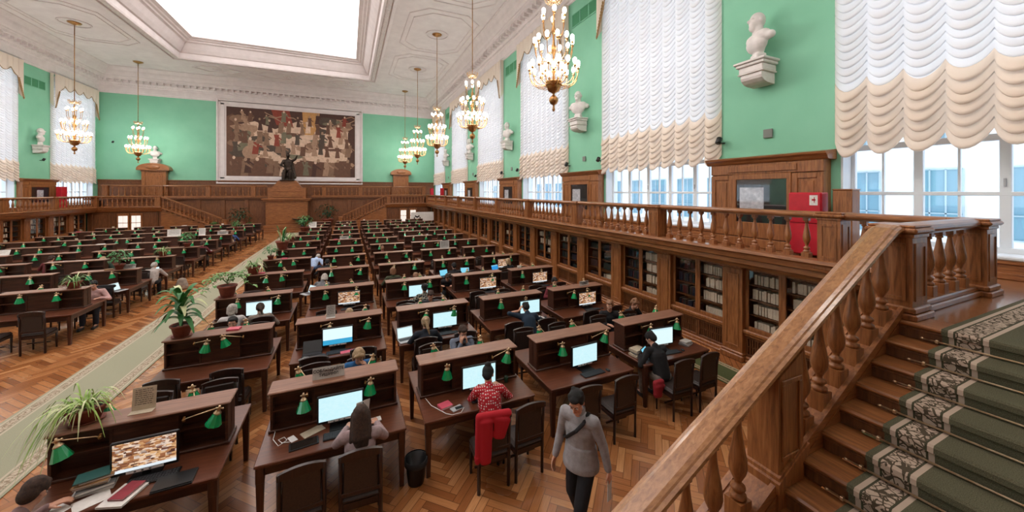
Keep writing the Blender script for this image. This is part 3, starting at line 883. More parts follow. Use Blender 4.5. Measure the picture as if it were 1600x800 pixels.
# ------------------------------------------------------------ curtains
def curtain_mesh(W=5.1, H=7.85, cols=10, near=True):
    """festoon blind: local y across, z up, pouches hanging towards -x, every pouch overlapping the one below"""
    n = 10 if near else 6
    me = MB(); me.smooth = True
    cw = W / cols
    rnd = random.Random(5)
    # one pouch: (outward fraction, drop as a fraction of the pitch)
    cyc = [(0, 0), (.32, .25), (.68, .62), (.95, 1.0), (1.0, 1.22), (.72, 1.32), (.30, 1.14)] if near else [(0, 0), (.6, .55), (1.0, 1.15), (.65, 1.3), (.2, 1.08)]
    zt = H; rows = []; mats = []
    while zt > .02:
        low = 1 if zt < 1.32 else 0
        p = .185 if low else .165
        A = .125 if low else .075
        jit = [rnd.uniform(-.25, .25) for _ in range(cols)]
        jA = [rnd.uniform(.7, 1.25) for _ in range(cols)]
        for (fd, fz) in cyc:
            row = []
            for i in range(cols * n + 1):
                c = min(i // n, cols - 1); t = i / n - c
                s = (4 * t * (1 - t)) ** .85
                e = min(1, .25 + min(i, cols * n - i) / (n * .6))
                d = A * fd * (.12 + .88 * s) * jA[c] * e + .05 * s * e + (.05 * s if low else 0)
                over = fz if fz <= 1 else 1 + (fz - 1) * s
                zz = zt - p * over - (.21 + .05 * low) * s * (1 if zt > .0 else 1) + p * jit[c] * s * .5
                zz += .006 * math.sin(i * 2.1 + zt * 40) * (1 - s)
                row.append(me.P(-d, -W / 2 + i * cw / n, zz))
            rows.append(row); mats.append(low)
        zt -= p
    for j, (a, b) in enumerate(zip(rows, rows[1:])):
        me.mi = mats[j]
        for k in range(len(a) - 1): me.F(a[k], a[k + 1], b[k + 1], b[k])
    return me.mesh('festoon_blind', [sheer, bunched], False)
cur_near = curtain_mesh(5.3)
cur_far = curtain_mesh(5.3, near=False)
def pelmet_mesh(W=5.3):
    m = MB()
    n = 60
    pts = []
    for i in range(n + 1):
        t = i / n
        zb = -1.05 - .35 * abs(math.sin(t * PI * 5)) ** 1.0 + .5 * math.sin(t * PI) ** .5 * .8
        if t < .09 or t > .91: zb = -2.6 + (min(t, 1 - t) / .09) * 1.1
        pts.append((t * W - W / 2, zb))
    for k in range(n):
        (a, za), (b, zb) = pts[k], pts[k + 1]
        d0 = .05 + .04 * math.sin(k * 1.3); d1 = .05 + .04 * math.sin((k + 1) * 1.3)
        m.F(m.P(-.2 - d0, a, 0), m.P(-.2 - d1, b, 0), m.P(-.2 - d1, b, zb), m.P(-.2 - d0, a, za))
    a = [m.P(-.2, -W / 2, 0), m.P(0, -W / 2, 0), m.P(0, -W / 2, -2.2), m.P(-.2, -W / 2, -2.5)]; m.F(*a)
    a = [m.P(-.2, W / 2, 0), m.P(0, W / 2, 0), m.P(0, W / 2, -2.2), m.P(-.2, W / 2, -2.5)]; m.F(*a)
    me = m.mesh('pelmet_cloth', pelmet_m, False)
    f = MB()
    for k in range(n):
        (x, za), (b, zb) = pts[k], pts[k + 1]
        f.tube([(-.27, x, za), (-.27, b, zb)], .022, 5)
    for sx in (-1, 1):
        for k in range(12):
            f.ell((-.29, sx * (W / 2 - .05 - .035 * k), -2.55 + k * .11 + .03), (.05, .045, .07), 6, 4)
    s = MB()
    for k in range(3):
        pass
    return me, f.mesh('gold_fringe', fringe_m)
pel_me, fringe_me = pelmet_mesh()
def curtain(x, y, s, near, label, z=4.98):
    t = thing('window_curtain', label, 'curtain', (x, y, z), 0, 'white festoon curtains')
    if s > 0: t.rotation_euler = (0, 0, PI)
    ob('festoon_blind', cur_near if near else cur_far, t)
    ob('pelmet', pel_me, t, (0, 0, WT - z - .02)); ob('fringe', fringe_me, t, (0, 0, WT - z - .02))
cl = ['white scalloped curtain of the nearest right window, cut by the right edge', 'tall white scalloped curtain of the second right window, left of the nearest bust']
for i, (a, b) in enumerate(WIN):
    lab = cl[i] if i < 2 else 'white scalloped curtain of the %s window along the right wall' % ORD[i + 1]
    curtain(XR - .04, (a + b) / 2, -1, i < 2, lab)
curtain(XL + .04, (WIN[5][0] + WIN[5][1]) / 2, 1, False, 'white scalloped curtain of the farthest left window, behind the left chandelier', 4.9)
curtain(XL + .04, (WIN[4][0] + WIN[4][1]) / 2, 1, False, 'white scalloped curtain at the left edge of the photo', 4.9)
for i in (2, 3):
    curtain(XL + .04, (WIN[i][0] + WIN[i][1]) / 2, 1, False, 'white scalloped curtain of the %s window along the left wall' % ORD[i + 1], 4.9)

# ------------------------------------------------------------ balusters and balustrades
def baluster_mesh(h, n, sq_base=.13, slope=0.0):
    m = MB()
    b = sq_base / 2; k = h / .78
    m.box(-b, b, -b, b, 0, .13 * k, .006)
    m.lathe([(.052, .13 * k), (.058, .145 * k), (.056, .165 * k), (.034, .175 * k), (.04, .19 * k), (.052, .205 * k), (.05, .225 * k), (.026, .24 * k), (.024, .26 * k), (.034, .30 * k), (.052, .345 * k), (.061, .39 * k), (.06, .43 * k), (.052, .49 * k), (.04, .56 * k), (.03, .62 * k), (.023, .675 * k), (.022, .69 * k), (.036, .70 * k), (.038, .715 * k), (.026, .725 * k)], n, cap=False)
    m.box(-.044, .044, -.044, .044, .725 * k, .78 * k, .004)
    return m.mesh('baluster', oak_z)
bal_near = baluster_mesh(.78, 20)
bal_far = baluster_mesh(.78, 8, .12)
def post_mesh(w_=.34, h=1.0, d=None):
    d = d or w_
    m = MB()
    a, b = w_ / 2, d / 2
    m.box(-a - .05, a + .05, -b - .05, b + .05, 0, .07, .012); m.box(-a - .03, a + .03, -b - .03, b + .03, .07, .14, .015); m.box(-a, a, -b, b, .12, h - .1)
    m.box(-a - .015, a + .015, -b - .015, b + .015, h - .14, h - .09, .01)
    for s in (-1, 1):
        for (x0, x1, z0, z1) in ((-a + .05, a - .05, .2, .24), (-a + .05, a - .05, h - .24, h - .2), (-a + .05, -a + .08, .24, h - .24), (a - .08, a - .05, .24, h - .24)):
            m.box(x0, x1, s * b, s * (b + .012), z0, z1)
        for (y0, y1, z0, z1) in ((-b + .05, b - .05, .2, .24), (-b + .05, b - .05, h - .24, h - .2), (-b + .05, -b + .08, .24, h - .24), (b - .08, b - .05, .24, h - .24)):
            m.box(s * a, s * (a + .012), y0, y1, z0, z1)
    m.box(-a - .05, a + .05, -b - .05, b + .05, h - .09, h - .03, .02); m.box(-a - .03, a + .03, -b - .03, b + .03, h - .03, h, .012)
    return m.mesh('newel_post', oak_z)
RAILP = [(-.12, -.10), (-.07, -.10), (-.07, -.13), (.07, -.13), (.07, -.10), (.12, -.10), (.135, -.07), (.135, -.045), (.115, -.02), (.06, 0), (-.06, 0), (-.115, -.02), (-.135, -.045), (-.135, -.07)]
post_far = post_mesh(.34, 1.0)
def balustrade(p0, p1, zbase, label, name='balustrade', near=False, top=1.03, group='oak balustrade sections of the side balconies', pitch=.285, half=.12):
    """runs from p0 to p1 (level), zbase = floor of the rail foot"""
    p0, p1 = Vector((*p0, 0)), Vector((*p1, 0))
    L = (p1 - p0).length; u = (p1 - p0).normalized()
    t = thing('balustrade', label, 'balustrade', (p0.x, p0.y, zbase), math.atan2(u.y, u.x), group)
    a = MB(); a.prism([(p, q + top) for p, q in RAILP], 0, L, 'x'); ob('top_rail', a.mesh('top_rail', oak_x), t)
    a = MB(); a.box(0, L, -.13, .13, 0, .07, .012); a.box(0, L, -.10, .10, .06, .125, .015); ob('foot_rail', a.mesh('foot_rail', oak_x), t)
    n = max(2, round((L - .5) / pitch))
    me = bal_near if near else bal_far
    for k in range(n):
        x = .25 + (L - .5) * k / (n - 1)
        ob('baluster', me, t, (x, 0, .12))
    return t
def post(x, y, z, label, me=None, group='panelled oak posts of the balustrades', h=1.03, rz=0):
    o = ob('newel_post', me or post_far, None, (x, y, z), (0, 0, rz), (1, 1, h))
    return tag(o, label, 'newel post', group)
RX, LX = 7.9, -18.4
PZ = BZ
ys = [2.0, 3.55, 7.6, 11.5, 15.5, 19.45, 23.4, 27.5, 31.5, 35.6, 40.0]
for i in range(1, len(ys) - 1):
    post(RX, ys[i], PZ, 'oak post in the right balcony balustrade, %s from the stair landing' % ORD[i])
for i in range(len(ys) - 1):
    balustrade((RX, ys[i] + .17), (RX, ys[i + 1] - .17), PZ, 'oak balustrade section on the right balcony, %s from the stair landing' % ORD[i + 1], near=i < 3)
yl = [27.5, 31.5, 35.6, 40.0]
for i in range(1, 3): post(LX, yl[i], PZ, 'oak post in the left balcony balustrade, %s from the far corner' % ORD[3 - i])
for i in range(3): balustrade((LX, yl[i] + .17), (LX, yl[i + 1] - .17), PZ, 'oak balustrade section on the left balcony, %s from the far corner' % ORD[3 - i])
post(LX, 40.0, PZ, 'oak post at the far left corner of the balcony'); post(RX, 40.0, PZ, 'oak post at the far right corner of the balcony')
post(-14.56, 40.0, PZ, 'oak post at the head of the far left flight'); post(3.82, 40.0, PZ, 'oak post at the head of the far right flight')
balustrade((LX + .17, 40.0), (-14.73, 40.0), PZ, 'oak balustrade across the far left corner above the lit doors', group='far corner balustrades')
balustrade((3.99, 40.0), (RX - .17, 40.0), PZ, 'oak balustrade across the far right corner above the lit doors', group='far corner balustrades')
# two flights running down to the podium
def flight(x0, x1, z0, z1, label, lab2):
    t = thing('stair_balustrade', label, 'stair balustrade', (x0, 40.0, 0), 0, 'sloping balustrades of the far flights')
    L = x1 - x0
    a = MB()
    for (w_, c0, c1) in ((.13, .93, 1.03), (.12, 0, .12)):
        A = [a.P(0, s * w_, z0 + c) for s in (-1, 1) for c in (c0, c1)]; B = [a.P(L, s * w_, z1 + c) for s in (-1, 1) for c in (c0, c1)]
        for q in ((0, 1, 3, 2),): a.F(A[0], A[1], A[3], A[2]); a.F(B[0], B[2], B[3], B[1])
        for i, j in ((0, 1), (1, 3), (3, 2), (2, 0)): a.F(A[i], A[j], B[j], B[i])
    ob('sloping_rails', a.mesh('sloping_rails', oak_x), t)
    n = 15
    for k in range(n):
        f = (k + .6) / (n + .2); ob('baluster', bal_far, t, (L * f, 0, z0 + (z1 - z0) * f + .1))
    t = thing('staircase', lab2, 'stairs', (x0, 41.2, 0), 0, 'flights from the podium to the far corners')
    N = 12
    for k in range(N):
        s = MB(); xa = L * k / N; xb = L * (k + 1) / N; h = z0 - (k + 1) * (z0 - .36) / (N + 1)
        s.box(xa, xb, -1.15, 1.2, 0, h); ob('step', s.mesh('step', oak_x), t)
    return t
flight(-14.4, -10.2, PZ, .5, 'sloping oak balustrade of the far left flight, left of the statue', 'oak flight rising from podium to the far left corner balcony')
flight(3.65, -.55, PZ, .5, 'sloping oak balustrade of the far right flight, right of the statue', 'oak flight rising from podium to the far right corner balcony')
post(-10.05, 40.0, .36, 'oak post at the foot of the far left flight'); post(-.7, 40.0, .36, 'oak post at the foot of the far right flight')
# upper gallery rail
gx = [-18.9, -15.3, -11.9, -8.4, -2.3, 1.2, 4.6, 7.95]
for i, x in enumerate(gx): post(x, 42.55, 3.35, 'oak post in the raised far gallery rail, %s from the left' % ORD[i + 1], group='posts of the raised far gallery', h=1.09)
for i in range(len(gx) - 1):
    if i == 3:
        continue
    balustrade((gx[i] + .17, 42.55), (gx[i + 1] - .17, 42.55), 3.35, 'oak balustrade section of the raised far gallery, %s from the left' % ORD[i + 1 if i < 3 else i], group='balustrade sections of the raised far gallery', top=1.1, pitch=.36)
balustrade((-8.2, 42.55), (-7.3, 42.55), 3.35, 'short oak balustrade just left of the statue pedestal', group='short rails beside the pedestal', top=1.1, pitch=.2)
balustrade((-3.45, 42.55), (-2.5, 42.55), 3.35, 'short oak balustrade just right of the statue pedestal', group='short rails beside the pedestal', top=1.1, pitch=.2)

# ------------------------------------------------------------ near staircase with handrail and runner
SX, TR, RI = 5.49, .298, .161
NST = 16
SY0, SY1 = -2.3, 1.90
st = thing('staircase', 'wide oak staircase with brass rods rising to the landing at the right edge', 'stairs', (0, 0, 0))
def sl(x): return 2.54 - .52 * (5.45 - x)          # top of the curb string
for k in range(NST - 1):
    x1 = SX - TR * k; z = BZ - RI * k
    if k > 0:
        a = MB(); a.box(x1 - .0, x1 + TR + .0, SY0, SY1, z - .045, z, .012) if False else a.box(x1 - .03, x1 + TR, SY0, SY1, z - .045, z, .016)
        ob('tread', a.mesh('tread', oak_y), st)
    a = MB(); a.box(x1, x1 + .02, SY0, SY1, z - RI, z - .045); a.box(x1 - .012, x1, SY0, SY1, z - .07, z - .045, .004)
    ob('riser', a.mesh('riser', oak_dark), st)
a = MB(); a.box(SX - .03, SX + .35, SY0, SY1, BZ - .045, BZ + .003, .016); ob('landing_nosing', a.mesh('landing_nosing', oak_y), st)
a = MB()
xe = SX - TR * (NST - 1) + .25
pr = [(SX + .15, sl(SX) - .02), (SX + .15, 1.9), (xe, 0), (xe - .3, 0), (xe - .3, sl(xe) - .15)]
a.prism(pr, 1.88, 2.18, 'y')
ob('string', a.mesh('string', oak_x), st)
a = MB()
def slab(mb, x0, x1, y0, y1, d0, d1):
    A = [mb.P(x0, y, sl(x0) + d) for y in (y0, y1) for d in (d0, d1)]; B = [mb.P(x1, y, sl(x1) + d) for y in (y0, y1) for d in (d0, d1)]
    for l in (A, B): mb.F(l[0], l[1], l[3], l[2])
    for i, j in ((0, 1), (1, 3), (3, 2), (2, 0)): mb.F(A[i], A[j], B[j], B[i])
slab(a, xe - .3, SX + .1, 1.86, 1.90, -.04, .045); slab(a, xe - .3, SX + .1, 1.875, 1.905, -.12, -.09); slab(a, xe - .3, SX + .1, 2.14, 2.2, -.06, .02)
slab(a, xe - .3, SX + .1, 1.88, 2.18, -.02, .005)
ob('string_moulding', a.mesh('string_moulding', oak_x), st)
for k in range(NST - 2):
    x1 = SX - TR * k - .046; z = BZ - RI * (k + 1) + .034
    a = MB(); a.tube([(x1, SY0, z), (x1, 1.68, z)], .009, 8); a.ell((x1, 1.69, z), (.012, .018, .012), 6, 4)
    ob('brass_rod', a.mesh('brass_rod', brass_light), st)
    a = MB(); a.box(x1 - .014, x1 + .02, 1.575, 1.60, z - .016, z + .016, .004); ob('rod_holder', a.mesh('rod_holder', brass_light), st)
# handrail
hr = thing('stair_handrail', 'broad moulded oak handrail sloping across the lower right with turned balusters', 'handrail', (0, 0, 0))
RP = [(-.075, -.135), (.075, -.135), (.08, -.10), (.10, -.09), (.115, -.06), (.11, -.035), (.085, -.025), (.075, -.012), (.05, 0), (-.05, 0), (-.075, -.012), (-.085, -.025), (-.11, -.035), (-.115, -.06), (-.10, -.09), (-.08, -.10)]
a = MB()
def rail_sweep(mb, prof, pts, yc):
    R = []
    for x, z in pts: R.append([mb.P(x, yc + p, z + q) for p, q in prof])
    n = len(prof)
    for A, B in zip(R, R[1:]):
        for k in range(n): mb.F(A[k], A[(k + 1) % n], B[(k + 1) % n], B[k])
    mb.F(*R[0]); mb.F(*R[-1][::-1])
YH = 1.97
RP = [(p * 1.12, q) for p, q in RP]
def hz(x): return 3.535 - .517 * (5.42 - x)
rail_sweep(a, RP, [(xe - .35, hz(xe - .35)), (5.36, hz(5.36)), (5.46, 3.535), (5.56, 3.535)], YH)
ob('rail', a.mesh('rail', rail_wood), hr)
n = 0
for k in range(0, 15):
    x = 5.32 - .298 * k
    if abs(x - 3.47) < .25: continue
    if x < xe - .1: break
    m_ = MB()
    zb, zt = sl(x), hz(x) - .13
    # block following the slope at the foot
    A = [m_.P(x + sx * .07, YH + sy * .07, sl(x + sx * .07)) for sx in (-1, 1) for sy in (-1, 1)]; B = [m_.P(x + sx * .07, YH + sy * .07, zb + .14) for sx in (-1, 1) for sy in (-1, 1)]
    m_.F(A[0], A[1], A[3], A[2]); m_.F(B[0], B[2], B[3], B[1])
    for i, j in ((0, 1), (1, 3), (3, 2), (2, 0)): m_.F(A[i], A[j], B[j], B[i])
    H = zt - zb - .14
    pf = [(.05, 0), (.064, .015), (.062, .045), (.036, .06), (.044, .085), (.058, .105), (.054, .13), (.028, .15), (.027, .175), (.042, .215), (.062, .27), (.071, .33), (.068, .39), (.057, .48), (.044, .57), (.033, .66), (.026, .74), (.025, .8), (.042, .82), (.044, .85), (.032, .87), (.032, .9)]
    m_.lathe([(r, z * (H - .03) / .9) for r, z in pf], 24, (x, YH, zb + .14), cap=False)
    m_.box(x - .05, x + .05, YH - .05, YH + .05, zt - .06, zt + .03, .006)
    ob('baluster', m_.mesh('stair_baluster', oak_z), hr)
a = MB()
A_ = [(3.29, sl(3.29) - .3), (3.65, sl(3.29) - .3), (3.65, hz(3.65) - .12), (3.29, hz(3.29) - .12)]
a.prism(A_, 1.86, 2.12, 'y')
for (x0, x1, z0, z1) in ((3.33, 3.61, 1.62, 1.66), (3.33, 3.37, 1.66, 2.26), (3.57, 3.61, 1.66, 2.26), (3.33, 3.61, 2.26, 2.3)): a.box(x0, x1, 1.845, 1.86, z0, z1, .004)
a.prism([(1.83, 0), (1.86, 0), (1.86, .1), (1.845, .1)], 3.27, 3.67, 'x') if False else None
slab(a, 3.25, 3.69, 1.83, 2.16, -.02, .07); slab(a, 3.27, 3.67, 1.84, 2.14, .07, .1)
ob('intermediate_post', a.mesh('intermediate_post', oak_z), hr)
nw = post_mesh(.36, 1.03, .34)
pn = ob('newel_post', nw, None, (5.74, 1.97, BZ)); tag(pn, 'large panelled oak newel at the head of the near stair where handrail ends', 'newel post')
pn = ob('newel_post', nw, None, (RX, 1.97, BZ)); tag(pn, 'large panelled oak newel at the landing corner before the nearest window', 'newel post')
balustrade((5.92, 1.97), (RX - .18, 1.97), BZ, 'short oak balustrade along the landing between the two large newels', near=True, pitch=.27)
# stair runner following the steps
def runner():
    me = bpy.data.meshes.new('stair_runner')
    y0, y1 = -1.75, 1.56
    path = [(9.4, BZ + .012), (SX - .035, BZ + .012)]
    x, z = SX, BZ
    for k in range(NST - 2):
        path += [(x - .044, z - .006), (x - .044, z - .05), (x - .02, z - .06), (x - .014, z - RI + .03), (x - .03, z - RI + .014), (x - TR - .03, z - RI + .012)]
        x -= TR; z -= RI
    vs, fs, uvs = [], [], []
    s = 0; dist = [0]
    for a_, b_ in zip(path, path[1:]):
        s += math.hypot(a_[0] - b_[0], a_[1] - b_[1]); dist.append(s)
    for (px, pz) in path: vs += [(px, y0, pz), (px, y1, pz)]
    for i in range(len(path) - 1): fs.append((2 * i, 2 * i + 2, 2 * i + 3, 2 * i + 1))
    me.from_pydata(vs, [], fs)
    uv = me.uv_layers.new(name='UVMap')
    for l in me.loops:
        i = l.vertex_index
        uv.data[l.index].uv = (vs[i][1] - y0, dist[i // 2])
    me.materials.append(carpet('stair_carpet', 0, y0, y1, srgb(72, 70, 54), srgb(104, 101, 80), srgb(184, 164, 146), srgb(82, 72, 58), .30, .045, scale=13))
    o = ob('stair_runner', me)
    md = o.modifiers.new('thickness', 'SOLIDIFY'); md.thickness = .008; md.offset = 1
    tag(o, 'dark green runner with ornamented cream border on the near stair and landing', 'stair carpet')
runner()

# ------------------------------------------------------------ bookcases under the balconies
PIT = 2.03
def bookcase_meshes(s):
    """local x along the wall (0..PIT, pilaster centred at 0 and PIT), y outward, z up"""
    R = {}
    a = MB()
    a.box(.2, PIT - .2, -.48, -.44, 0, 2.28)                    # back
    a.box(.2, .24, -.45, 0, 0, 2.28); a.box(PIT - .24, PIT - .2, -.45, 0, 0, 2.28)
    a.box(.2, PIT - .2, -.45, 0, .66, .70); a.box(.2, PIT - .2, -.45, .0, 2.22, 2.28)
    a.box(.2, PIT - .2, -.04, .10, .66, .75, .02); a.box(.2, PIT - .2, -.04, .06, .60, .67, .015)
    a.box(.2, PIT - .2, -.05, .05, 0, .13, .02); a.box(.2, PIT - .2, -.05, .09, 0, .06, .015)
    R['carcass'] = a.mesh('bookcase_carcass', oak_z)
    a = MB()
    for z in (1.08, 1.42, 1.76, 2.06): a.box(.24, PIT - .24, -.44, -.08, z - .012, z + .012)
    R['shelf_board'] = a.mesh('bookcase_shelves', oak_dark)
    c = PIT / 2
    a = MB()
    for (x0, x1) in ((.24, c), (c, PIT - .24)):
        pass
    x0, x1 = .24, c
    a.box(x0, x0 + .07, -.03, .01, .75, 2.2, .006); a.box(x1 - .07, x1, -.03, .01, .75, 2.2, .006); a.box(x0 + .07, x1 - .07, -.03, .01, .75, .83, .006); a.box(x0 + .07, x1 - .07, -.03, .01, 2.1, 2.2, .006)
    R['door'] = a.mesh('glazed_door', oak_z)
    a = MB(); a.box(x0 + .07, x1 - .07, -.012, -.008, .83, 2.1); R['door_glass'] = a.mesh('door_glass', case_glass)
    a = MB()
    a.box(x0, x0 + .06, -.03, .01, .13, .60, .006); a.box(x1 - .06, x1, -.03, .01, .13, .60, .006); a.box(x0, x1, -.03, .01, .13, .19, .006); a.box(x0, x1, -.03, .01, .54, .60, .006); a.box(x0, x1, -.02, 0, .355, .375)
    n = 11
    for k in range(n):
        xx = x0 + .1 + (x1 - x0 - .2) * k / (n - 1)
        a.box(xx - .013, xx + .013, -.02, 0, .19, .54, .004)
    a.box(x0 + .05, x1 - .05, -.06, -.05, .15, .58)
    R['grille_door'] = a.mesh('grille_door', oak_dark)
    a = MB()
    a.box(-.24, .24, -.4, .12, 0, 2.28); a.box(-.28, .28, -.02, .18, 0, .14, .02); a.box(-.27, .27, -.02, .155, .14, .2, .02); a.box(-.29, .29, -.02, .2, 2.12, 2.26, .03)
    for (u0, u1, z0, z1) in ((-.16, .16, .3, .34), (-.16, .16, 1.96, 2.0), (-.16, -.12, .34, 1.96), (.12, .16, .34, 1.96)): a.box(u0, u1, .12, .135, z0, z1, .004)
    R['pilaster'] = a.mesh('pilaster', oak_z)
    return R
BM = bookcase_meshes(1)
def bookcase(x, y, s, label, label_p, last=False):
    # s=-1 right wall: outward -x ; local x along -y keeps handedness irrelevant for meshes
    rz = PI / 2 if s < 0 else -PI / 2
    t = thing('bookcase', label, 'bookcase', (x, y if s < 0 else y + PIT, 0), rz, 'built-in oak bookcases under the balconies')
    ob('carcass', BM['carcass'], t); ob('shelf_board', BM['shelf_board'], t)
    for k in (0, 1):
        dx = k * (PIT / 2 - .24)
        d = ob('glazed_door', BM['door'], t, (dx, 0, 0)); ob('door_glass', BM['door_glass'], d)
        ob('grille_door', BM['grille_door'], t, (dx, 0, 0))
    p = ob('pilaster', BM['pilaster'], None, (x, y, 0), (0, 0, rz)); tag(p, label_p, 'pilaster', 'oak pilasters between the bookcases')
BX = 8.32
BY = [3.61 + PIT * k for k in range(-3, 18)]
for i, y in enumerate(BY):
    if i < 3 and i < 1: pass
    bookcase(BX, y, -1, 'oak glazed bookcase under the right balcony, %s from the camera end' % (ORD[i + 1] if i < 19 else 'last but %s' % NUM[20 - i] if i < 20 else 'at the very far end'),
             'panelled oak pilaster under the right balcony, %s from the camera end' % (ORD[i + 1] if i < 19 else 'last but %s' % NUM[20 - i] if i < 20 else 'at the very far end'))
for k in range(6):
    bookcase(-18.82, 27.8 + PIT * k, 1, 'oak glazed bookcase under the left balcony, %s from the far corner' % ORD[6 - k], 'panelled oak pilaster under the left balcony, %s from the far corner' % ORD[6 - k])
# books
def book_mesh(w_, h, d):
    a = MB(); a.box(-.004 * 0, w_, 0, d, 0, h, .004); 
    a.mi = 1; a.box(.006, w_ - .006, .003, d - .008, h - .001, h + .001)
    return a
cream_book = mottled('cream_book_cloth', srgb(212, 196, 172), srgb(236, 224, 204), 18, .7)
dark_books = [mottled('dark_book_cloth_%s' % n_, c, tuple(min(1, q * 1.6) for q in c[:3]) + (1,), 14, .55) for n_, c in (('green', srgb(24, 40, 38)), ('brown', srgb(52, 30, 22)), ('blue', srgb(24, 30, 48)), ('red', srgb(74, 26, 24)))]
bk = {}
for nm, mt in [('cream', cream_book)] + [('d%d' % i, m_) for i, m_ in enumerate(dark_books)]:
    for j, (w_, h, d) in enumerate(((.058, .22, .19), (.052, .235, .2), (.045, .205, .18))):
        bk[nm, j] = book_mesh(w_, h, d).mesh('book', [mt, paper_w])
SH = [.705, 1.092, 1.432, 1.772]
nb = 0
rnd = random.Random(9)
def bk_loc(i, u): return (BX + .34, BY[i] + u)
# named books: the nearest bays in view (index 3 = y 3.61 ... )
side = {3: 'bookcase nearest the handrail', 4: 'second bookcase left of handrail', 5: 'third bookcase left of handrail'}
for i in (3, 4, 5):
    for half in (0, 1):
        for r, z in enumerate(SH):
            u = .28 + half * (PIT / 2 - .24) + .05
            kind = 'cream' if (half == 0 or i == 3) else 'dark'
            for k in range(11):
                if kind == 'cream' and (k > 9 or rnd.random() < .05): u += .02; continue
                j = rnd.randrange(3)
                if kind == 'cream': key = ('cream', j)
                else: key = ('d%d' % rnd.randrange(4), j)
                if u + .06 > .24 + (half + 1) * (PIT / 2 - .24) - .03: break
                o = ob('book', bk[key], None, (BX + .34 - rnd.uniform(0, .02) - .2, BY[i] + u, z + .008), (0, 0, 0))
                o.rotation_euler = (0, 0, PI / 2); o.location.x = BX + .13 + .2; 
                tag(o, '%s book, %s shelf, %s door of %s' % ('cream' if kind == 'cream' else 'dark', ['bottom', 'second', 'third', 'top'][r], ['right', 'left'][half], side[i]), 'book',
                    '%s books on the %s shelf, %s door, bookcase %s' % (kind, ['bottom', 'second', 'third', 'top'][r], ['right', 'left'][half], NUM[i - 2]))
                u += .062; nb += 1
# the rest of the books along both walls: one mass
m = MB()
cols_ = [cream_book] + dark_books
for i, y in enumerate(BY):
    if i in (3, 4, 5): continue
    for half in (0, 1):
        for z in SH + [2.08]:
            u = .3 + half * (PIT / 2 - .24)
            pal = rnd.choice([0, 1, 1, 2, 2, 3])
            hh = .12 if z > 2 else rnd.uniform(.19, .28)
            while u < .24 + (half + 1) * (PIT / 2 - .24) - .09:
                w_ = rnd.uniform(.03, .06); 
                m.mi = rnd.choice([pal, pal, rnd.randrange(1, 5)])
                if rnd.random() < .06: u += .05; continue
                m.box(BX + .13, BX + .33, y + u, y + u + w_ - .003, z + .012, z + .012 + hh * rnd.uniform(.85, 1)); u += w_
for k in range(6):
    for half in (0, 1):
        for z in SH:
            u = .3 + half * (PIT / 2 - .24); pal = rnd.choice([0, 1, 2, 0])
            while u < .24 + (half + 1) * (PIT / 2 - .24) - .09:
                w_ = rnd.uniform(.04, .08); m.mi = rnd.choice([pal, pal, rnd.randrange(1, 5)])
                m.box(-18.82 - .33, -18.82 - .13, 27.8 + PIT * k + u, 27.8 + PIT * k + u + w_ - .003, z + .012, z + rnd.uniform(.19, .27)); u += w_
o = ob('shelved_books', m.mesh('shelved_books', cols_)); tag(o, 'rows of cream and dark books behind the farther bookcase doors', 'books', None, 'stuff')

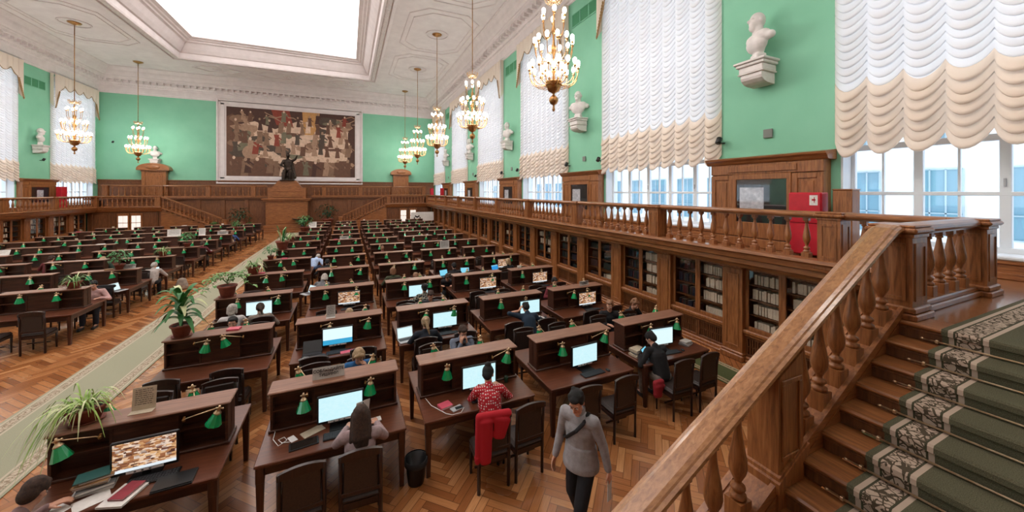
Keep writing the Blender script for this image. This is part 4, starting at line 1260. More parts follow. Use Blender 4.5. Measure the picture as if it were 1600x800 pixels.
# ------------------------------------------------------------ chandeliers
def chandelier_meshes():
    R = {}
    a = MB()
    H = 3.45
    a.tube([(0, 0, 3.45), (0, 0, 8.62)], .022, 8); a.lathe([(.03, 8.45), (.16, 8.5), (.30, 8.56), (.34, 8.62)], 16)
    R['stem'] = a.mesh('chandelier_stem', brass)
    a = MB()
    a.lathe([(.03, .86), (.05, 1.0), (.03, 1.1), (.06, 1.2), (.08, 1.35), (.035, 1.45), (.03, 1.7), (.07, 1.8), (.09, 1.95), (.04, 2.05), (.03, 2.3), (.06, 2.38), (.07, 2.5), (.03, 2.6), (.025, 3.0), (.05, 3.05), (.05, 3.15), (.025, 3.2), (.02, 3.45)], 14)
    a.lathe([(.02, .0), (.05, .06), (.03, .12), (.03, .2), (.10, .24), (.145, .33), (.13, .41), (.06, .48), (.03, .52), (.05, .56), (.16, .62), (.22, .72), (.24, .86), (.26, .9), (.2, .92), (.05, .94)], 18)
    R['body'] = a.mesh('chandelier_body', brass)
    a = MB()
    for k in range(12):       # crown of leaves
        an = k * PI / 6
        c, s = math.cos(an), math.sin(an)
        a.tube([(.04 * c, .04 * s, 3.34), (.2 * c, .2 * s, 3.3), (.29 * c, .29 * s, 3.42), (.24 * c, .24 * s, 3.52)], .02, 5, .008)
        a.ell((.27 * c, .27 * s, 3.5), (.035, .035, .03), 6, 4)
    a.lathe([(.05, 3.3), (.19, 3.36), (.22, 3.42), (.18, 3.45)], 16)
    R['crown'] = a.mesh('chandelier_crown', brass_light)
    def arm(r, z0, z1, r0=.14, mid=None):
        a = MB()
        p = []
        for q in range(9):
            t = q / 8
            x = r0 + (r - r0) * math.sin(t * PI / 2)
            z = z0 - .10 * math.sin(t * PI) + (z1 - z0) * (t ** 2.2)
            p.append((x, 0, z))
        p.append((r, 0, z1 + .06))
        a.tube(p, .013, 6)
        a.lathe([(.012, -.02), (.045, 0), (.05, .02), (.025, .04), (.022, .08)], 8, (r, 0, z1 + .04))
        return a.mesh('chandelier_arm', brass)
    def bulb(r, z1, k=1.0):
        a = MB(); a.lathe([(.02, 0), (.05, .03), (.062, .09), (.056, .15), (.03, .185), (.005, .195)], 8, (0, 0, 0), cap=False)
        return a.mesh('glass_bulb', bulb_m)
    R['rings'] = []
    for (n, r, z0, z1, off) in ((16, .74, .82, 1.18, 0), (12, .58, 1.55, 1.95, .13), (6, .36, 2.32, 2.78, 0), (8, .34, .95, 1.12, .2)):
        R['rings'].append((n, r, z1, off, arm(r, z0, z1, .10)))
    R['bulb'] = bulb(0, 0)
    return R
CM = chandelier_meshes()
def chandelier(x, y, z, label):
    t = thing('chandelier', label, 'chandelier', (x, y, z), random.uniform(0, .3), 'brass chandeliers')
    ob('stem', CM['stem'], t, (0, 0, 0), (0, 0, 0), (1, 1, 1)); ob('body', CM['body'], t); ob('crown', CM['crown'], t)
    for n, r, z1, off, me in CM['rings']:
        for k in range(n):
            an = off + 2 * PI * k / n
            a = ob('arm', me, t, (0, 0, 0), (0, 0, an)); ob('glass_bulb', CM['bulb'], a, (r, 0, z1 + .11))
    l = bpy.data.lights.new('chandelier_glow', 'POINT'); l.energy = CHANDELIER_WATTS; l.color = (1, .93, .86); l.shadow_soft_size = .5
    o = bpy.data.objects.new('chandelier_glow', l); COL.objects.link(o); o.parent = t; o.location = (0, 0, 1.5)
chandelier(5.7, 1.6, CZ - 8.62, 'brass chandelier hanging above the near stair landing')
for i, y in enumerate(CHY):
    chandelier(5.7, y, CZ - 8.62, 'brass chandelier over the right-hand desks, %s from the camera' % ORD[i + 1])
for i, y in ((4, CHY[4]), (3, CHY[3])):
    chandelier(-16.35, y, CZ - 8.62, 'brass chandelier over the left-hand desks, %s' % ('farthest, before the far wall' if i == 4 else 'before the left curtains'))
for i, y in ((2, CHY[2]), (1, CHY[1]), (0, CHY[0])):
    chandelier(-16.35, y, CZ - 8.62, 'brass chandelier over the left-hand desks, %s from the camera' % ORD[i + 1])

# ------------------------------------------------------------ joined organic shapes (capsules, then voxel remesh)
def organic(name, mb, mat, parent=None, vox=.012, smooth=3, loc=(0, 0, 0), rot=(0, 0, 0)):
    me = mb.mesh(name, mat)
    o = ob(name, me, parent, loc, rot)
    r = o.modifiers.new('union', 'REMESH'); r.mode = 'VOXEL'; r.voxel_size = vox; r.use_smooth_shade = True
    if smooth:
        s = o.modifiers.new('soften', 'SMOOTH'); s.factor = .5; s.iterations = smooth
    dg = bpy.context.evaluated_depsgraph_get()
    new = bpy.data.meshes.new_from_object(o.evaluated_get(dg))
    o.modifiers.clear()
    o.data = new
    new.name = name
    if not new.materials: new.materials.append(mat)
    return o
# wall busts on consoles
def bust_parts():
    m = MB()
    m.ell((0, .02, .93), (.135, .165, .185), 16, 12); m.ell((0, -.08, .86), (.09, .09, .11), 12, 8); m.ell((0, -.17, .9), (.028, .05, .045), 8, 6)
    m.ell((0, -.10, .76), (.07, .07, .09)); m.ell((-.14, .03, .9), (.03, .05, .06), 8, 6); m.ell((.14, .03, .9), (.03, .05, .06), 8, 6)
    m.cap_((0, .03, .8), (0, .03, .62), .10, .12)
    m.cap_((-.2, .04, .52), (.2, .04, .52), .15, .15); m.ell((0, 0, .40), (.3, .17, .22), 16, 10)
    m.cap_((-.24, .06, .5), (-.36, .09, .48), .12, .09); m.cap_((.24, .06, .5), (.36, .09, .48), .12, .09)
    m.cap_((0, .03, .34), (0, .03, .16), (.22, .13), (.12, .1))
    m.box(-.14, .14, -.08, .14, .0, .16, .02)
    m.cap_((-.03, -.14, .95), (-.09, -.13, .96), .02, .015); m.cap_((.03, -.14, .95), (.09, -.13, .96), .02, .015)
    b = organic('bust', m, bust_m, None, .016, 2)
    me = b.data; bpy.data.objects.remove(b)
    c = MB()
    c.box(-.38, .38, -.36, .3, -.08, 0, .02); c.box(-.34, .34, -.32, .3, -.17, -.08, .02); c.box(-.29, .29, -.27, .3, -.36, -.17, .02); c.box(-.31, .31, -.29, .3, -.40, -.36, .01)
    pr = [(.3, -.40), (-.24, -.40), (-.25, -.5), (-.22, -.58), (-.12, -.66), (.0, -.7), (.3, -.72)]
    c.prism(pr, -.25, .25, 'x')
    return me, c.mesh('console_bracket', bust_m)
bust_me, brk_me = bust_parts()
def bust(x, y, z, rz, turn, label):
    t = thing('plaster_bust', label, 'bust', (x, y, z), rz, 'white plaster busts on wall consoles', .94)
    ob('bust', bust_me, t, (0, 0, 0), (0, 0, turn), 1.16); ob('console_bracket', brk_me, t, (0, 0, 0), (0, 0, 0), (1.08, 1, .86))
for i, (y, tn, lab) in enumerate([(5.72, -.5, 'white bearded bust on console high on the nearest right pier'), (13.42, .5, 'white bust between second and third right curtains'), (21.3, .3, 'white bust between third and fourth right curtains'), (29.25, .3, 'white bust between fourth and fifth right curtains'), (37.4, .3, 'farthest white bust on the right wall')]):
    bust(XR - .36, y, 3.9 + 3.22, -PI / 2, tn, lab)
bust(XL + .32, 37.4, 3.9 + 3.3, PI / 2, .4, 'white bust on the left wall between the two curtains')
bust(CX - 10.95, YF - .32, 3.9 + 3.0, 0, .3, 'white bust on the far wall above the left pediment')

# bronze figure: plain seated robed figure
m = MB()
m.cap_((0, 0, .5), (0, .05, 1.3), (.42, .36), (.32, .26)); m.cap_((0, .05, 1.3), (0, .0, 1.9), (.34, .26), (.4, .24)); m.cap_((0, 0, 2.1), (0, -.03, 2.3), .1, .1); m.ell((0, -.05, 2.48), (.17, .2, .24))
m.cap_((.34, 0, 1.95), (.62, -.1, 2.1), .14, .1); m.cap_((.62, -.1, 2.1), (.78, -.2, 2.45), .1, .07); m.cap_((-.34, 0, 1.95), (-.56, -.2, 1.5), .14, .1); m.cap_((-.56, -.2, 1.5), (-.25, -.45, 1.35), .1, .08)
m.cap_((.16, -.1, .95), (.22, -.5, .95), .2, .17); m.cap_((-.16, -.1, .95), (-.22, -.5, .95), .2, .17); m.cap_((.22, -.52, .95), (.2, -.5, .2), .17, .12); m.cap_((-.22, -.52, .95), (-.28, -.6, .2), .17, .12)
m.box(-.5, .5, -.3, .4, 0, .85, .05); m.cap_((.3, .2, 1.9), (.5, .3, .4), .1, .2)
m.box(-.6, .6, -.75, .45, -.0, .1, .02)
t = thing('bronze_statue', 'dark bronze seated figure with raised arm on the central far pedestal', 'statue', (CX - .1, 41.9, 4.93), 0, None, 1.02)
o = organic('figure', m, dark_bronze, t, .035, 2)
# ------------------------------------------------------------ reading desks
HX = .78           # half width of shelf unit
def desk_meshes():
    R = {}
    a = MB(); a.box(-.84, .84, -.76, .76, .745, .78, .008); a.box(-.825, .825, -.745, .745, .73, .747, .004); R['tabletop'] = a.mesh('tabletop', desk_top)
    a = MB()
    for s in (-1, 1):
        a.box(-.76, .76, s * .70, s * .675, .62, .735); a.box(s * .79, s * .765, -.68, .68, .62, .735)
    for sx in (-1, 1):
        for sy in (-1, 1): pass
    R['apron'] = a.mesh('apron', desk_wood)
    a = MB()
    w1, w2 = .038, .026
    A = [a.P(sx * w2, sy * w2, 0) for sx, sy in ((-1, -1), (1, -1), (1, 1), (-1, 1))]; B = [a.P(sx * w1, sy * w1, .56) for sx, sy in ((-1, -1), (1, -1), (1, 1), (-1, 1))]
    for k in range(4): a.F(A[k], A[(k + 1) % 4], B[(k + 1) % 4], B[k])
    a.F(*A[::-1]); a.box(-.042, .042, -.042, .042, .56, .735, .004)
    R['leg'] = a.mesh('leg', desk_wood_z)
    a = MB()
    D = .15
    for s in (-1, 1): a.box(s * HX, s * (HX - .03), -D, D, .78, 1.275, .003)
    a.box(-HX, HX, -.012, .012, .80, 1.27)
    a.box(-HX - .02, HX + .02, -D - .02, D + .02, .78, .815, .008)
    for s in (-1, 1):
        a.box(s * .30, s * .275, -D + .01, D - .01, .81, 1.275)
        a.box(-.30, .30, s * (D - .02), s * (D - .035), .81, 1.275)
        a.box(-HX, HX, s * D, s * (D - .03), 1.235, 1.275, .004)
        a.box(-.24, .24, s * (D - .018), s * (D - .024), .85, .865); a.box(-.24, .24, s * (D - .018), s * (D - .024), 1.2, 1.215)
    R['shelf_unit'] = a.mesh('shelf_unit', desk_wood)
    a = MB()
    a.box(.30, HX - .03, -D + .01, D - .01, 1.035, 1.05)
    R['shelf'] = a.mesh('shelf', desk_wood)
    a = MB(); a.box(-HX - .03, HX + .03, -D - .03, D + .03, 1.275, 1.302, .01); R['shelf_top'] = a.mesh('shelf_top', hutch_top_sheen)
    a = MB()
    for sx in (-1, 1):
        for sy in (-1, 1): a.ell((sx * .78, sy * .728, .68), (.014, .012, .014), 8, 6)
    R['brass_stud'] = a.mesh('brass_stud', brass_light)
    return R
DM = desk_meshes()
def desk(x, y, label, rz=0.0):
    t = thing('reading_desk', label, 'desk', (x, y, 0), rz, 'double-sided reading desks with shelf units')
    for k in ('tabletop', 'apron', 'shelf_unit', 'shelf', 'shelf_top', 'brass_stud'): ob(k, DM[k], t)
    ob('shelf', DM['shelf'], t, (0, 0, 0), (0, 0, PI))
    for sx in (-1, 1):
        for sy in (-1, 1): ob('leg', DM['leg'], t, (sx * .785, sy * .70, 0))
    return t
def chair_meshes():
    R = {}
    a = MB(); a.box(-.22, .22, -.21, .22, .43, .485, .02); a.box(-.205, .205, -.19, .2, .475, .505, .018); R['seat'] = a.mesh('seat', leather)
    a = MB(); a.box(-.22, .22, -.2, -.18, .37, .43); a.box(-.22, .22, .19, .21, .37, .43); a.box(-.22, -.2, -.2, .2, .37, .43); a.box(.2, .22, -.2, .2, .37, .43)
    R['seat_frame'] = a.mesh('seat_frame', chair_wood)
    # back stands at local -y (sitter faces +y)
    a = MB(); a.box(-.18, .18, -.238, -.205, .56, .96, .012); R['back_panel'] = a.mesh('back_panel', leather)
    a = MB()
    for s in (-1, 1):
        a.tube([(s * .205, -.20, .0), (s * .205, -.205, .45), (s * .205, -.22, .75), (s * .205, -.25, 1.0)], .024, 4)
    a.box(-.2, .2, -.24, -.205, .53, .58, .006)
    n = 8
    for k in range(n):      # crest rail slightly bowed
        x0, x1 = -.225 + .45 * k / n, -.225 + .45 * (k + 1) / n
        f = lambda x: 1.0 + .035 * (1 - (x / .225) ** 2)
        A = [a.P(x, yy, zz) for x in (x0, x1) for yy in (-.265, -.225) for zz in (.94, f(x))]
        a.F(A[0], A[4], A[5], A[1]); a.F(A[2], A[3], A[7], A[6]); a.F(A[1], A[5], A[7], A[3]); a.F(A[0], A[2], A[6], A[4])
    R['back_frame'] = a.mesh('back_frame', chair_wood)
    a = MB(); a.tube([(0, 0, 0), (0, 0, .43)], .018, 4, .026); R['leg'] = a.mesh('chair_leg', chair_wood)
    a = MB(); a.box(-.2, .2, -.01, .01, .2, .225); R['stretcher'] = a.mesh('stretcher', chair_wood)
    return R
HM = chair_meshes()
def chair(x, y, rz, label, group=None):
    t = thing('reading_chair', label, 'chair', (x, y, 0), rz, group or 'dark upholstered reading room chairs')
    for k in ('seat', 'seat_frame', 'back_panel', 'back_frame'): ob(k, HM[k], t)
    for sx in (-1, 1): ob('leg', HM['leg'], t, (sx * .2, .19, 0))
    ob('stretcher', HM['stretcher'], t)
    return t
# lamps: bracket on the shelf unit, swinging arm, green shade
def lamp_mesh_parts():
    b = MB(); b.box(-.012, .012, -.02, .0, -.03, .03, .004); b.lathe([(.012, -.02), (.018, 0), (.012, .02)], 8, (0, -.03, 0))
    s = MB(); n = 10
    rt, rb, h = .038, .086, .135
    s.smooth = False
    for j, (r0, z0, r1, z1) in enumerate(((rt, 0, rb, -h), (rb, -h, rb - .004, -h + .002), (rb - .004, -h + .002, rt - .004, -.002))):
        A = [s.P(r0 * math.cos(2 * PI * k / n), r0 * math.sin(2 * PI * k / n), z0) for k in range(n)]; B = [s.P(r1 * math.cos(2 * PI * k / n), r1 * math.sin(2 * PI * k / n), z1) for k in range(n)]
        for k in range(n): s.F(A[k], A[(k + 1) % n], B[(k + 1) % n], B[k])
    c = MB(); c.lathe([(.04, -.005), (.042, .005), (.03, .02), (.018, .035), (.02, .05), (.03, .055), (.012, .075), (.01, .09)], 10)
    c.tube([(-.035, 0, .06), (.035, 0, .06)], .008, 6); c.ell((.04, 0, .06), (.012, .012, .012), 6, 4)
    return b.mesh('lamp_bracket', brass), s.mesh('lamp_shade', green_glass, False), c.mesh('lamp_cap', brass_light)
LB, LS, LC = lamp_mesh_parts()
ARMS = {}
def lamp(x, y, z, facing, dx, dy, dz, tilt, label):
    """bracket at (x,y,z) on a face looking along facing (-1 = towards -y); shade top at offset dx, dy (outward), dz"""
    t = thing('desk_lamp', label, 'lamp', (x, y, z), 0 if facing < 0 else PI, 'green glass desk lamps')
    ob('bracket', LB, t)
    key = (round(dx, 2), round(dy, 2), round(dz, 2))
    if key not in ARMS:
        a = MB(); a.tube([(0, -.03, 0), (dx * .1, -.04, .02), (dx, -dy, dz + .06)], .0065, 6); ARMS[key] = a.mesh('lamp_arm', brass_light)
    ob('arm', ARMS[key], t)
    rot = (tilt[0], tilt[1], 0)
    ob('cap', LC, t, (dx, -dy, dz), rot); ob('shade', LS, t, (dx, -dy, dz), rot)
    return t
ROWY = [5.70 + 2.68 * k for k in range(12)]
RC = [-2.14, -.14, 1.78, 3.75, 5.68]
LCOL = [-7.24, -9.25, -11.3, -13.3, -15.32]
def where(side, c):
    if side == 'R': return ['at the aisle', 'second from aisle', 'third from aisle', 'fourth from aisle', 'by the bookcases'][c]
    return ['at the aisle', 'second from aisle', 'third from aisle', 'fourth from aisle', 'fifth from aisle'][c]
SD = {'R': 'right block', 'L': 'left block'}
def left_visible(x, y):
    d = .4109 * x + .9117 * y
    return d > 1 and 544 + 622 * (x + .85) / d > -8
DESKS = []
for k, y in enumerate(ROWY):
    for c, x in enumerate(RC): DESKS.append(('R', k, c, x, y))
for k, y in enumerate(ROWY[2:], 2):
    for c, x in enumerate(LCOL):
        if left_visible(x, y): DESKS.append(('L', k, c, x, y))
rl = random.Random(4)
VAR = [(-.02, .10, .02), (.16, .10, .0), (-.15, .12, .02), (.05, .16, .03), (-.06, .08, -.01)]
NOCH = set()
# chairs hand-placed for the first row, regular elsewhere
near_ch = {0: [(-.44, .10)], 1: []}
def ch_label(side, k, c, s, fr):
    return '%s chair, %s side of row %s desk %s, %s' % ({-1: 'left', 1: 'right'}[s], fr, NUM[k + 1], where(side, c), SD[side])
row1 = {0: [-2.52, -1.75], 1: [-.46, .14], 2: [1.74, 2.24], 3: [3.25, 3.95], 4: [5.24, 5.86]}
for side, k, c, x, y in DESKS:
    desk(x, y, 'reading desk in row %s %s, %s' % (NUM[k + 1], where(side, c), SD[side]))
    # chairs
    nearc = k <= 4 or (k <= 11 and ((side == 'R' and c in (0,)) or (side == 'L' and c == 0)))
    if nearc:
        for j, s in enumerate((-1, 1)):
            if side == 'R' and k == 0:
                cx_, cy_ = row1[c][j], [4.72, 4.62, 4.62, 4.66, 4.68][c]
                rz = rl.uniform(-.08, .08)
                if c == 0: cy_ = 4.5; 
            else:
                cx_, cy_ = x + s * .38 + rl.uniform(-.05, .05), y - .86 - rl.uniform(0, .12); rz = rl.uniform(-.12, .12)
            chair(cx_, cy_, rz, ch_label(side, k, c, s, 'near'))
            if k <= 4 and not (side == 'L' and c > 1):
                chair(x + s * .38 + rl.uniform(-.05, .05), y + .86 + rl.uniform(0, .1), PI + rl.uniform(-.12, .12), ch_label(side, k, c, s, 'far'))
    # lamps near side; far side for the first three rows where the caps stand up behind the shelf
    for j, s in enumerate((-1, 1)):
        v = VAR[rl.randrange(5)]
        if (side, k, c) == ('R', 0, 1): v = ((-.03, .14, .0), (.06, .12, .03))[j]
        if (side, k, c) == ('R', 0, 0): v = ((-.27, .13, .04), (.34, .1, .04))[j]
        if (side, k, c) == ('R', 0, 2): v = ((-.05, .1, .0), (.24, .1, .06))[j]
        if (side, k, c) == ('R', 0, 3): v = ((.04, .1, -.02), (.26, .1, .05))[j]
        if (side, k, c) == ('R', 1, 0): v = ((.2, .12, .0), (-.28, .1, .04))[j]
        lamp(x + s * .36, y - .15, 1.19, -1, v[0], v[1], v[2], (rl.uniform(-.12, .12), v[0] * .9), '%s green lamp, near side of row %s desk %s, %s' % (('left', 'right')[j], NUM[k + 1], where(side, c), SD[side]))
        if k <= 3:
            v = (rl.choice([-.12, .05, .14]), .12, .13)
            lamp(x + s * .36, y + .15, 1.19, 1, v[0], v[1], v[2], (rl.uniform(-.15, .15), v[0]), '%s green lamp, far side of row %s desk %s, %s' % (('left', 'right')[j], NUM[k + 1], where(side, c), SD[side]))

# ------------------------------------------------------------ monitors, keyboards, laptops
def screen_mat(name, kind):
    m, nt, b = newmat(name)
    v = coords(nt, 'Generated')
    b.inputs['Base Color'].default_value = (.02, .02, .02, 1); b.inputs['Roughness'].default_value = .25
    sp = nt.nodes.new('ShaderNodeSeparateXYZ'); nt.links.new(v, sp.inputs[0])
    if kind == 'page':
        g = nt.nodes.new('ShaderNodeTexBrick'); mp = coords(nt, 'Generated', (1, 1, 1), (PI / 2, 0, 0)); nt.links.new(mp, g.inputs['Vector'])
        g.inputs['Scale'].default_value = 9; g.inputs['Color1'].default_value = srgb(196, 234, 240); g.inputs['Color2'].default_value = srgb(212, 240, 244); g.inputs['Mortar'].default_value = srgb(176, 222, 232); g.inputs['Mortar Size'].default_value = .03
        col = g.outputs['Color']
    elif kind == 'blue':
        col = mix(nt, math_(nt, 'LESS_THAN', sp.outputs[2], .3), srgb(216, 240, 244), srgb(52, 156, 200))
    elif kind == 'picture':
        n = nt.nodes.new('ShaderNodeTexVoronoi'); n.inputs['Scale'].default_value = 12; n.inputs['Randomness'].default_value = .8; n.distance = 'CHEBYCHEV'; mp = coords(nt, 'Generated', (1.0, 1, 1.5)); nt.links.new(mp, n.inputs['Vector'])
        sv = nt.nodes.new('ShaderNodeSeparateColor'); nt.links.new(n.outputs['Color'], sv.inputs[0])
        col = ramp(nt, sv.outputs[0], [(0, srgb(70, 40, 32)), (.3, srgb(150, 96, 62)), (.55, srgb(206, 160, 110)), (.8, srgb(226, 206, 190)), (1, srgb(90, 52, 44))])
        col = mix(nt, math_(nt, 'LESS_THAN', sp.outputs[2], .1), col, srgb(216, 226, 232))
    elif kind == 'white':
        col = mix(nt, math_(nt, 'GREATER_THAN', sp.outputs[2], .9), srgb(214, 238, 240), srgb(196, 226, 232))
    elif kind == 'tablet':
        col = srgb(120, 200, 226)
    elif kind == 'lapblue':
        col = mix(nt, math_(nt, 'GREATER_THAN', sp.outputs[2], .8), srgb(40, 140, 210), srgb(120, 190, 220))
    if isinstance(col, tuple): b.inputs['Emission Color'].default_value = col
    else: nt.links.new(col, b.inputs['Emission Color'])
    b.inputs['Emission Strength'].default_value = 1.0
    return m
SM = {k: screen_mat('screen_' + k, k) for k in ('page', 'blue', 'picture', 'white', 'tablet', 'lapblue')}
def monitor_meshes():
    a = MB(); a.box(-.275, .275, 0, .035, .06, .415, .008); a.box(-.2, .2, .03, .06, .12, .36, .02); body = a.mesh('monitor_case', black_pl)
    a = MB(); a.box(-.255, .255, -.003, .001, .095, .395); scr = {k: a.mesh('screen_' + k, m) for k, m in SM.items()}
    a = MB(); a.box(-.13, .13, -.10, .12, 0, .012, .004); a.box(-.035, .035, .03, .05, .01, .2); stand = a.mesh('monitor_stand', black_pl)
    a = MB(); a.box(-.15, .15, -.004, 0, .064, .088); strip_ = a.mesh('label_strip', white_pl)
    a = MB()
    for k in range(3): a.ell((-.08 + k * .06, -.005, .076), (.012, .002, .007), 8, 4)
    dots = a.mesh('label_marks', ink)
    return body, scr, stand, strip_, dots
MO = monitor_meshes()
kb = MB(); kb.box(-.22, .22, -.075, .075, 0, .018, .006)
KB = kb.mesh('keyboard_base', black_pl)
kb = MB()
for r in range(5):
    for q in range(15):
        kb.box(-.21 + q * .028, -.188 + q * .028, -.065 + r * .027, -.044 + r * .027, .017, .023, .002)
KK = kb.mesh('keys', key_m)
a = MB(); a.ell((0, 0, .012), (.03, .052, .02), 12, 8); MOUSE = a.mesh('mouse', black_pl)
a = MB(); a.box(-.13, .13, -.11, .11, 0, .004, .001); MAT = a.mesh('mat', black_mat)
def monitor(x, y, kind, where_, rz=0, kbd=True, z=.78):
    t = thing('computer_monitor', 'black monitor with %s %s' % ({'page': 'pale web page', 'blue': 'white and blue page', 'picture': 'brown wallpaper picture', 'white': 'plain bright page'}[kind], where_), 'monitor', (x, y, z), rz, 'black desktop monitors', 1.03)
    ob('monitor_case', MO[0], t); ob('screen', MO[1][kind], t); ob('stand', MO[2], t); q = ob('label_strip', MO[3], t); ob('label_marks', MO[4], q)
    if kbd:
        t = thing('keyboard', 'black keyboard before the monitor %s' % where_, 'keyboard', (x + .02, y - .2, z), rz, 'black keyboards'); ob('keyboard_base', KB, t); ob('keys', KK, t)
        o = ob('computer_mouse', MOUSE, None, (x + .32, y - .22, z), (0, 0, rz)); tag(o, 'black mouse beside the keyboard %s' % where_, 'mouse', 'black computer mice')
W = lambda k, c, s='R': 'on row %s desk %s, %s' % (NUM[k + 1], where(s, c), SD[s])
monitor(-2.03, 5.28, 'picture', W(0, 0), .02, False)
t = thing('keyboard', 'black keyboard before the brown wallpaper monitor on the nearest left desk', 'keyboard', (-1.93, 5.2, .78), .03, 'black keyboards'); ob('keyboard_base', KB, t); ob('keys', KK, t)
monitor(-.09, 5.36, 'page', W(0, 1))
monitor(1.86, 5.36, 'page', W(0, 2), -.02)
monitor(3.80, 5.30, 'page', W(0, 3), .05)
monitor(5.66, 5.34, 'white', W(0, 4), -.1)
monitor(-.19, 8.0, 'blue', W(1, 1)); monitor(1.98, 8.05, 'page', W(1, 2)); monitor(4.12, 8.05, 'page', W(1, 3)); monitor(5.85, 8.05, 'picture', W(1, 4))
monitor(-2.0, 10.7, 'white', W(2, 0)); monitor(.02, 10.75, 'picture', W(2, 1)); monitor(1.85, 10.7, 'page', W(2, 2)); monitor(4.0, 10.7, 'picture', W(2, 3)); monitor(5.85, 10.7, 'picture', W(2, 4))
monitor(5.7, 13.4, 'picture', W(3, 4), kbd=False)
def laptop(x, y, rz, label, kind='white', dark=True, z=.78, open_=1.9, cat='laptop'):
    t = thing('laptop', label, cat, (x, y, z), rz)
    a = MB(); a.box(-.17, .17, -.12, .12, 0, .018, .004)
    ob('base', a.mesh('laptop_base', black_pl if dark else silver), t)
    a = MB(); a.box(-.15, .15, -.02, .1, .018, .020); ob('keys', a.mesh('laptop_keys', key_m), t)
    l = MB(); l.T = Matrix.Translation((0, .12, .015)) @ Matrix.Rotation(-(open_ - PI / 2), 4, 'X')
    l.box(-.17, .17, 0, .008, 0, .23, .003); h = ob('lid', l.mesh('laptop_lid', black_pl if dark else silver), t)
    if kind:
        l2 = MB(); l2.box(-.155, .155, -.003, 0, .015, .215); me = l2.mesh('laptop_screen', SM[kind])
        o = ob('screen', me, h, (0, .12, .015)); o.rotation_euler = (-(open_ - PI / 2), 0, 0)
laptop(1.12, 7.82, .15, 'open white-screened laptop before blonde woman, row two middle desk', 'white', False)
laptop(-.63, 7.86, 0, 'closed-up black laptop standing open on row two desk, left of monitor', None, True, open_=2.3)
laptop(3.25, 13.1, .3, 'small laptop with blue screen on row four desk, fourth column', 'tablet')
laptop(4.0, 13.15, -.2, 'second small laptop with blue screen on row four desk, fourth column', 'tablet')
laptop(5.3, 13.15, .3, 'laptop with bright blue screen before a blond head, row four right', 'lapblue')
laptop(-6.6, 18.1, .9, 'laptop with pale screen at the aisle end, row six left block', 'white', True)
laptop(-6.55, 15.45, 1.2, 'pale lit laptop turned to the aisle, row five left block', 'white', False)
laptop(-1.15, 12.6, -1.0, 'pale laptop leaning at the left end of row four second desk', 'white', False)
laptop(-1.25, 7.75, -.9, 'pale laptop between first and second desks of row two', 'white', False) if False else None
t = thing('tablet_computer', 'tablet propped in a black case before the man in the black jacket', 'tablet', (5.14, 5.16, .78), .45)
a = MB(); a.T = Matrix.Rotation(-.6, 4, 'X'); a.box(-.12, .12, 0, .01, 0, .2, .003); ob('tablet_case', a.mesh('tablet_case', black_pl), t)
a = MB(); a.box(-.105, .105, -.003, 0, .015, .185); o = ob('tablet_screen', a.mesh('tablet_screen', SM['tablet']), t, (0, 0, 0), (-.6, 0, 0))
a = MB(); a.box(-.12, .12, -.14, 0, 0, .006, .002); ob('cover_flap', a.mesh('cover_flap', black_mat), t)
t = thing('tablet_computer', 'black closed tablet lying at the front edge of the long-haired woman\'s desk', 'tablet', (-.50, 5.14, .78), .12)
a = MB(); a.box(-.16, .16, -.08, .08, 0, .014, .004); ob('tablet_case', a.mesh('tablet_case2', black_pl), t); a = MB(); a.box(-.14, .14, -.065, .065, .014, .016); ob('tablet_screen', a.mesh('tablet_screen2', plain('dark_screen', (.02, .015, .012, 1), .15)), t)

# ------------------------------------------------------------ papers, books, small things on desks
def sheet(x, y, z, w_, d, rz, mat, name, label, cat, h=.003, group=None):
    a = MB(); a.box(-w_ / 2, w_ / 2, -d / 2, d / 2, 0, h, min(.002, h / 3)); o = ob(name, a.mesh(name, mat), None, (x, y, z), (0, 0, rz)); tag(o, label, cat, group); return o
DZ = .781
def pbook(x, y, z, w_, d, h, rz, mat, label, group=None):
    t = thing('book', label, 'book', (x, y, z), rz, group)
    a = MB(); a.box(-w_ / 2, w_ / 2, -d / 2, d / 2, 0, .004, .001); a.box(-w_ / 2, w_ / 2, -d / 2, d / 2, h - .004, h, .001); a.box(-w_ / 2, -w_ / 2 + .004, -d / 2, d / 2, 0, h, .001); ob('cover', a.mesh('cover', mat), t)
    a = MB(); a.box(-w_ / 2 + .004, w_ / 2 - .006, -d / 2 + .005, d / 2 - .005, .004, h - .004); ob('page_block', a.mesh('page_block', paper), t)
tan = plain('tan_cover', srgb(150, 112, 70), .6); redc = mottled('red_cover', srgb(130, 28, 44), srgb(152, 40, 56), 10, .5); pink = mottled('pink_cover', srgb(196, 76, 96), srgb(212, 92, 110), 10, .5)
grey_c = plain('grey_cover', srgb(120, 118, 116), .6); tealc = plain('teal_cover', srgb(36, 84, 78), .5)
z = DZ
for i, (w_, d, h, mt, nm) in enumerate([(.30, .22, .035, paper, 'white'), (.28, .2, .03, grey_c, 'grey'), (.26, .19, .03, paper, 'white'), (.27, .2, .02, tan, 'tan'), (.25, .2, .025, tan, 'tan'), (.26, .18, .012, tealc, 'teal')]):
    pbook(-2.42 + .02 * math.sin(i * 2), 5.28 + .015 * math.cos(i * 3), z, w_, d, h, .15 + .12 * math.sin(i * 1.7), mt, '%s book in the stack on the nearest left desk, %s from the bottom' % (nm, ORD[i + 1])); z += h + .001
sheet(-2.36, 5.08, DZ, .26, .19, .5, paper, 'paper_sheet', 'white sheet under the arm of the brown-haired man', 'paper')
sheet(-2.62, 5.04, DZ, .2, .19, .9, paper, 'paper_sheet', 'white sheet left of the brown-haired man on the nearest desk', 'paper')
pbook(-2.10, 5.02, DZ, .24, .30, .02, -.35, paper, 'open pale magazine under the red book on the nearest left desk')
